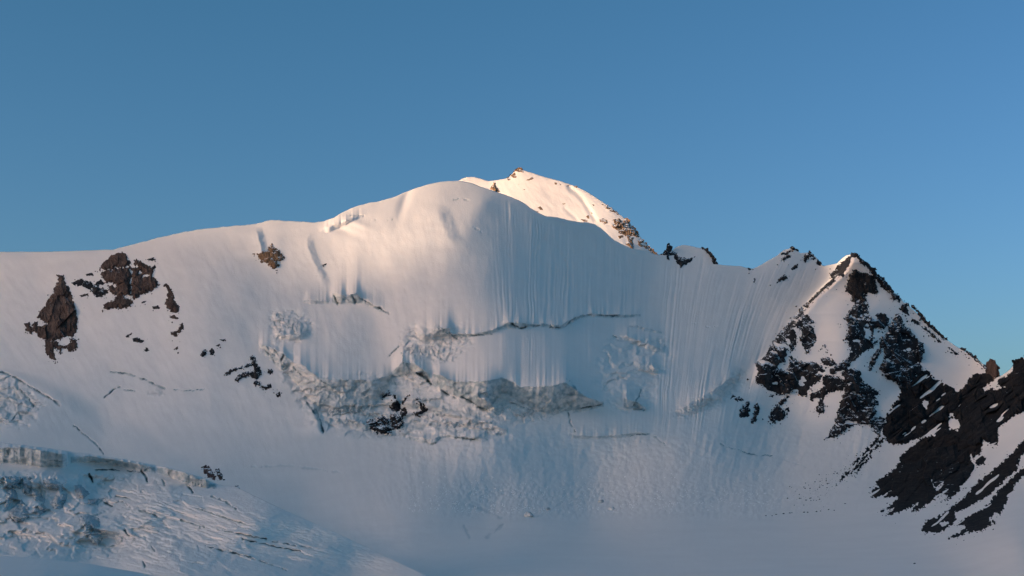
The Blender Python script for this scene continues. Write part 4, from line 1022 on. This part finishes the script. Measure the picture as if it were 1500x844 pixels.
# ------------------------------------------------------------------ loose blocks
import bmesh
def lump(name, px, py, s_px, sheet, mat, label=None, cat=None, group=None, flat=0.8, seed=0):
    bm = bmesh.new()
    bmesh.ops.create_icosphere(bm, subdivisions=2, radius=1.0)
    D = float(sheet.look(np.array([px]), np.array([py]))[0])
    c = world(np.array([px]), np.array([py]), np.array([D]))[0]
    r = s_px * D / F
    r_ = np.random.default_rng(seed)
    pl = [(Vector(r_.normal(size=3)).normalized(), r_.uniform(.55, .9)) for _ in range(9)]
    sx, sy = r_.uniform(.8, 1.3), r_.uniform(.8, 1.2)
    for v in bm.verts:
        for n_, d_ in pl:
            k = v.co.dot(n_) - d_
            if k > 0: v.co -= n_ * k
        v.co *= 1 + r_.uniform(-.04, .04)
        v.co.x *= sx; v.co.y *= sy; v.co.z *= flat
        v.co *= r
    me = bpy.data.meshes.new(name); bm.to_mesh(me); bm.free()
    me.materials.append(mat)
    o = bpy.data.objects.new(name, me); COL.objects.link(o)
    o.location = (c[0], c[1], c[2] + 0.25 * r)
    return tag(o, label, cat, group)

GB = 'fallen ice boulders at the foot of the wall'
for i, (px, py, s_, lab) in enumerate([
        (775, 757, 8.0, 'largest fallen ice boulder on the flat at the foot of the wall'),
        (881, 736, 4.5, 'grey fallen ice boulder, left of a pair to the right of the largest boulder'),
        (896, 747, 5.0, 'grey fallen ice boulder, right of a pair to the right of the largest boulder'),
        (803, 747, 3.6, 'small fallen ice boulder just right of the largest boulder')]):
    lump('ice_boulder', px, py, s_, S, M_ice, lab, 'boulder', GB, 0.75, 40 + i)
GS = 'dark stones in a line on the flat snow'
STL = ['leftmost stone of the dotted line of stones on the flat snow below the pyramid', 'second stone from the left in the dotted line on the flat snow', 'third stone from the left in the dotted line on the flat snow',
       'fourth stone from the left in the dotted line on the flat snow', 'left stone of a touching pair in the left half of the dotted line', 'right stone of a touching pair in the left half of the dotted line',
       'left stone of a close pair in the middle of the dotted line', 'right stone of a close pair in the middle of the dotted line', 'sixth stone from the right end of the dotted line, single',
       'fifth stone from the right end of the dotted line, single', 'stone near the right end of the dotted line, left of a close two', 'stone near the right end of the dotted line, right of a close two',
       'rightmost stone of all, a little above the dotted line end', 'right one of two stones lying above the middle of the dotted line', 'left one of two stones lying above the middle of the dotted line']
for i, (px, py) in enumerate([(1122, 756), (1131, 756), (1137, 754), (1148, 753), (1157, 752), (1160, 751.5), (1178, 751), (1183, 751), (1196, 750), (1202, 749), (1214, 747), (1222, 748), (1238, 738), (1188, 730), (1181, 733)]):
    lump('stone', px, py, 1.0 + 0.7 * float(hash2(np.array([i]), np.array([3]), 5)[0]), S, M_slate, STL[i], 'stone', GS, .6, 60 + i)
lump('stone', 1340.0, 826.0, 1.6, S, M_slate, 'lone dark stone on the flat snow near the bottom right', 'stone', None, .7, 90)

def scatter(name, label, px, py, size, sheet, mat):
    D = sheet.look(px, py); size = size * 1.9; P = world(px, py, D - 0.6 * size * D / F)
    sz = size * D / F
    rot = np.linalg.qr(rng.normal(size=(len(px), 3, 3)))[0]
    base_ = np.array([(1, 0, -.5), (-.6, .9, -.4), (-.6, -.8, -.5), (.1, .2, .9), (.7, -.7, .3)]) * (0.8 + 0.4 * rng.random((len(px), 5, 1)))
    V = np.einsum('nij,nkj->nki', rot, base_) * sz[:, None, None] + P[:, None]
    T = np.array([(0, 1, 3), (1, 2, 3), (2, 4, 3), (4, 0, 3), (0, 2, 1), (0, 4, 2)])
    Q_ = (T[None] + 5 * np.arange(len(px))[:, None, None]).reshape(-1, 3)
    tag(mesh_obj(name, V.reshape(-1, 3), Q_, mat, False), label, 'stones', None, 'stuff')

def edge_points(polys, n, spread, bias=(0, 0)):
    X, Y = [], []
    for P in polys:
        P = np.array(P, float); Pn = np.roll(P, -1, 0)
        L = np.hypot(*(Pn - P).T); k = max(2, int(n * L.sum() / 400.0))
        i = rng.choice(len(P), k, p=L / L.sum()); t = rng.random(k)
        q_ = P[i] * (1 - t)[:, None] + Pn[i] * t[:, None]
        r_ = rng.exponential(spread, k)[:, None]
        q_ = q_ + rng.normal(size=(k, 2)) * r_ + np.array(bias) * r_
        X.append(q_[:, 0]); Y.append(q_[:, 1])
    return np.concatenate(X), np.concatenate(Y)

sx_, sy_ = edge_points([p_ for p_, k_ in POLYS if k_ == 'r'], 150, 2.2, (-0.5, 0.6))
ok_ = (sy_ > np.interp(sx_, *np.array(SKY).T) + 2) & (sx_ < 1505) & (sx_ > 1060)
sx_, sy_ = sx_[ok_], sy_[ok_]
scatter('scree', 'small dark stones strewn on the snow around the pyramid rocks', sx_, sy_, 0.25 + 0.75 * rng.random(len(sx_)) ** 3, S, M_talus)
n_ = 260
t_ = rng.random(n_)
scx = 1296 - 120 * t_ + rng.normal(0, 3 + 14 * t_, n_); scy = 642 + 92 * t_ ** 0.9 + rng.normal(0, 2 + 6 * t_, n_)
scatter('scree', 'fine dark stones spread along the debris streak', scx, scy, 0.25 + 0.6 * rng.random(n_) ** 3, S, M_talus)
lx_, ly_ = edge_points([p_ for p_, k_ in POLYS if k_ == 'l'], 130, 1.6, (0.2, 0.5))
ok_ = ly_ > np.interp(lx_, *np.array(SKY).T) + 3
lx_, ly_ = lx_[ok_], ly_[ok_]
scatter('scree', 'small dark stones around the brown outcrops on the left slope', lx_, ly_, 0.25 + 0.7 * rng.random(len(lx_)) ** 3, S, M_brown)

# crumbs of avalanche snow on the apron: nobody could count them
N = 3600
cx = rng.uniform(600, 1240, N); cy = 752 - np.abs(rng.normal(0, 26, N))
keep = (cy > 655) & (fbm(cx / 30, cy / 14, 161, 3) > -0.05)
cx, cy = cx[keep], cy[keep]
D = S.look(cx, cy); P = world(cx, cy, D)
sz = (0.3 + 0.8 * rng.random(len(cx)) ** 5) * D / F * 1.1
tet = np.array([(1, 1, 1), (-1, -1, 1), (-1, 1, -1), (1, -1, -1)], float)
rot = rng.normal(size=(len(cx), 3, 3)); rot = np.linalg.qr(rot)[0]
V = np.einsum('nij,kj->nki', rot, tet) * sz[:, None, None] * 0.75 + P[:, None]
T = np.array([(0, 1, 2), (0, 3, 1), (0, 2, 3), (1, 3, 2)])
Qs = (T[None] + 4 * np.arange(len(cx))[:, None, None]).reshape(-1, 3)
o = mesh_obj('avalanche_debris', V.reshape(-1, 3), Qs, M_snow, False)
tag(o, 'crumbled avalanche snow at the foot of the wall', 'debris', None, 'stuff')
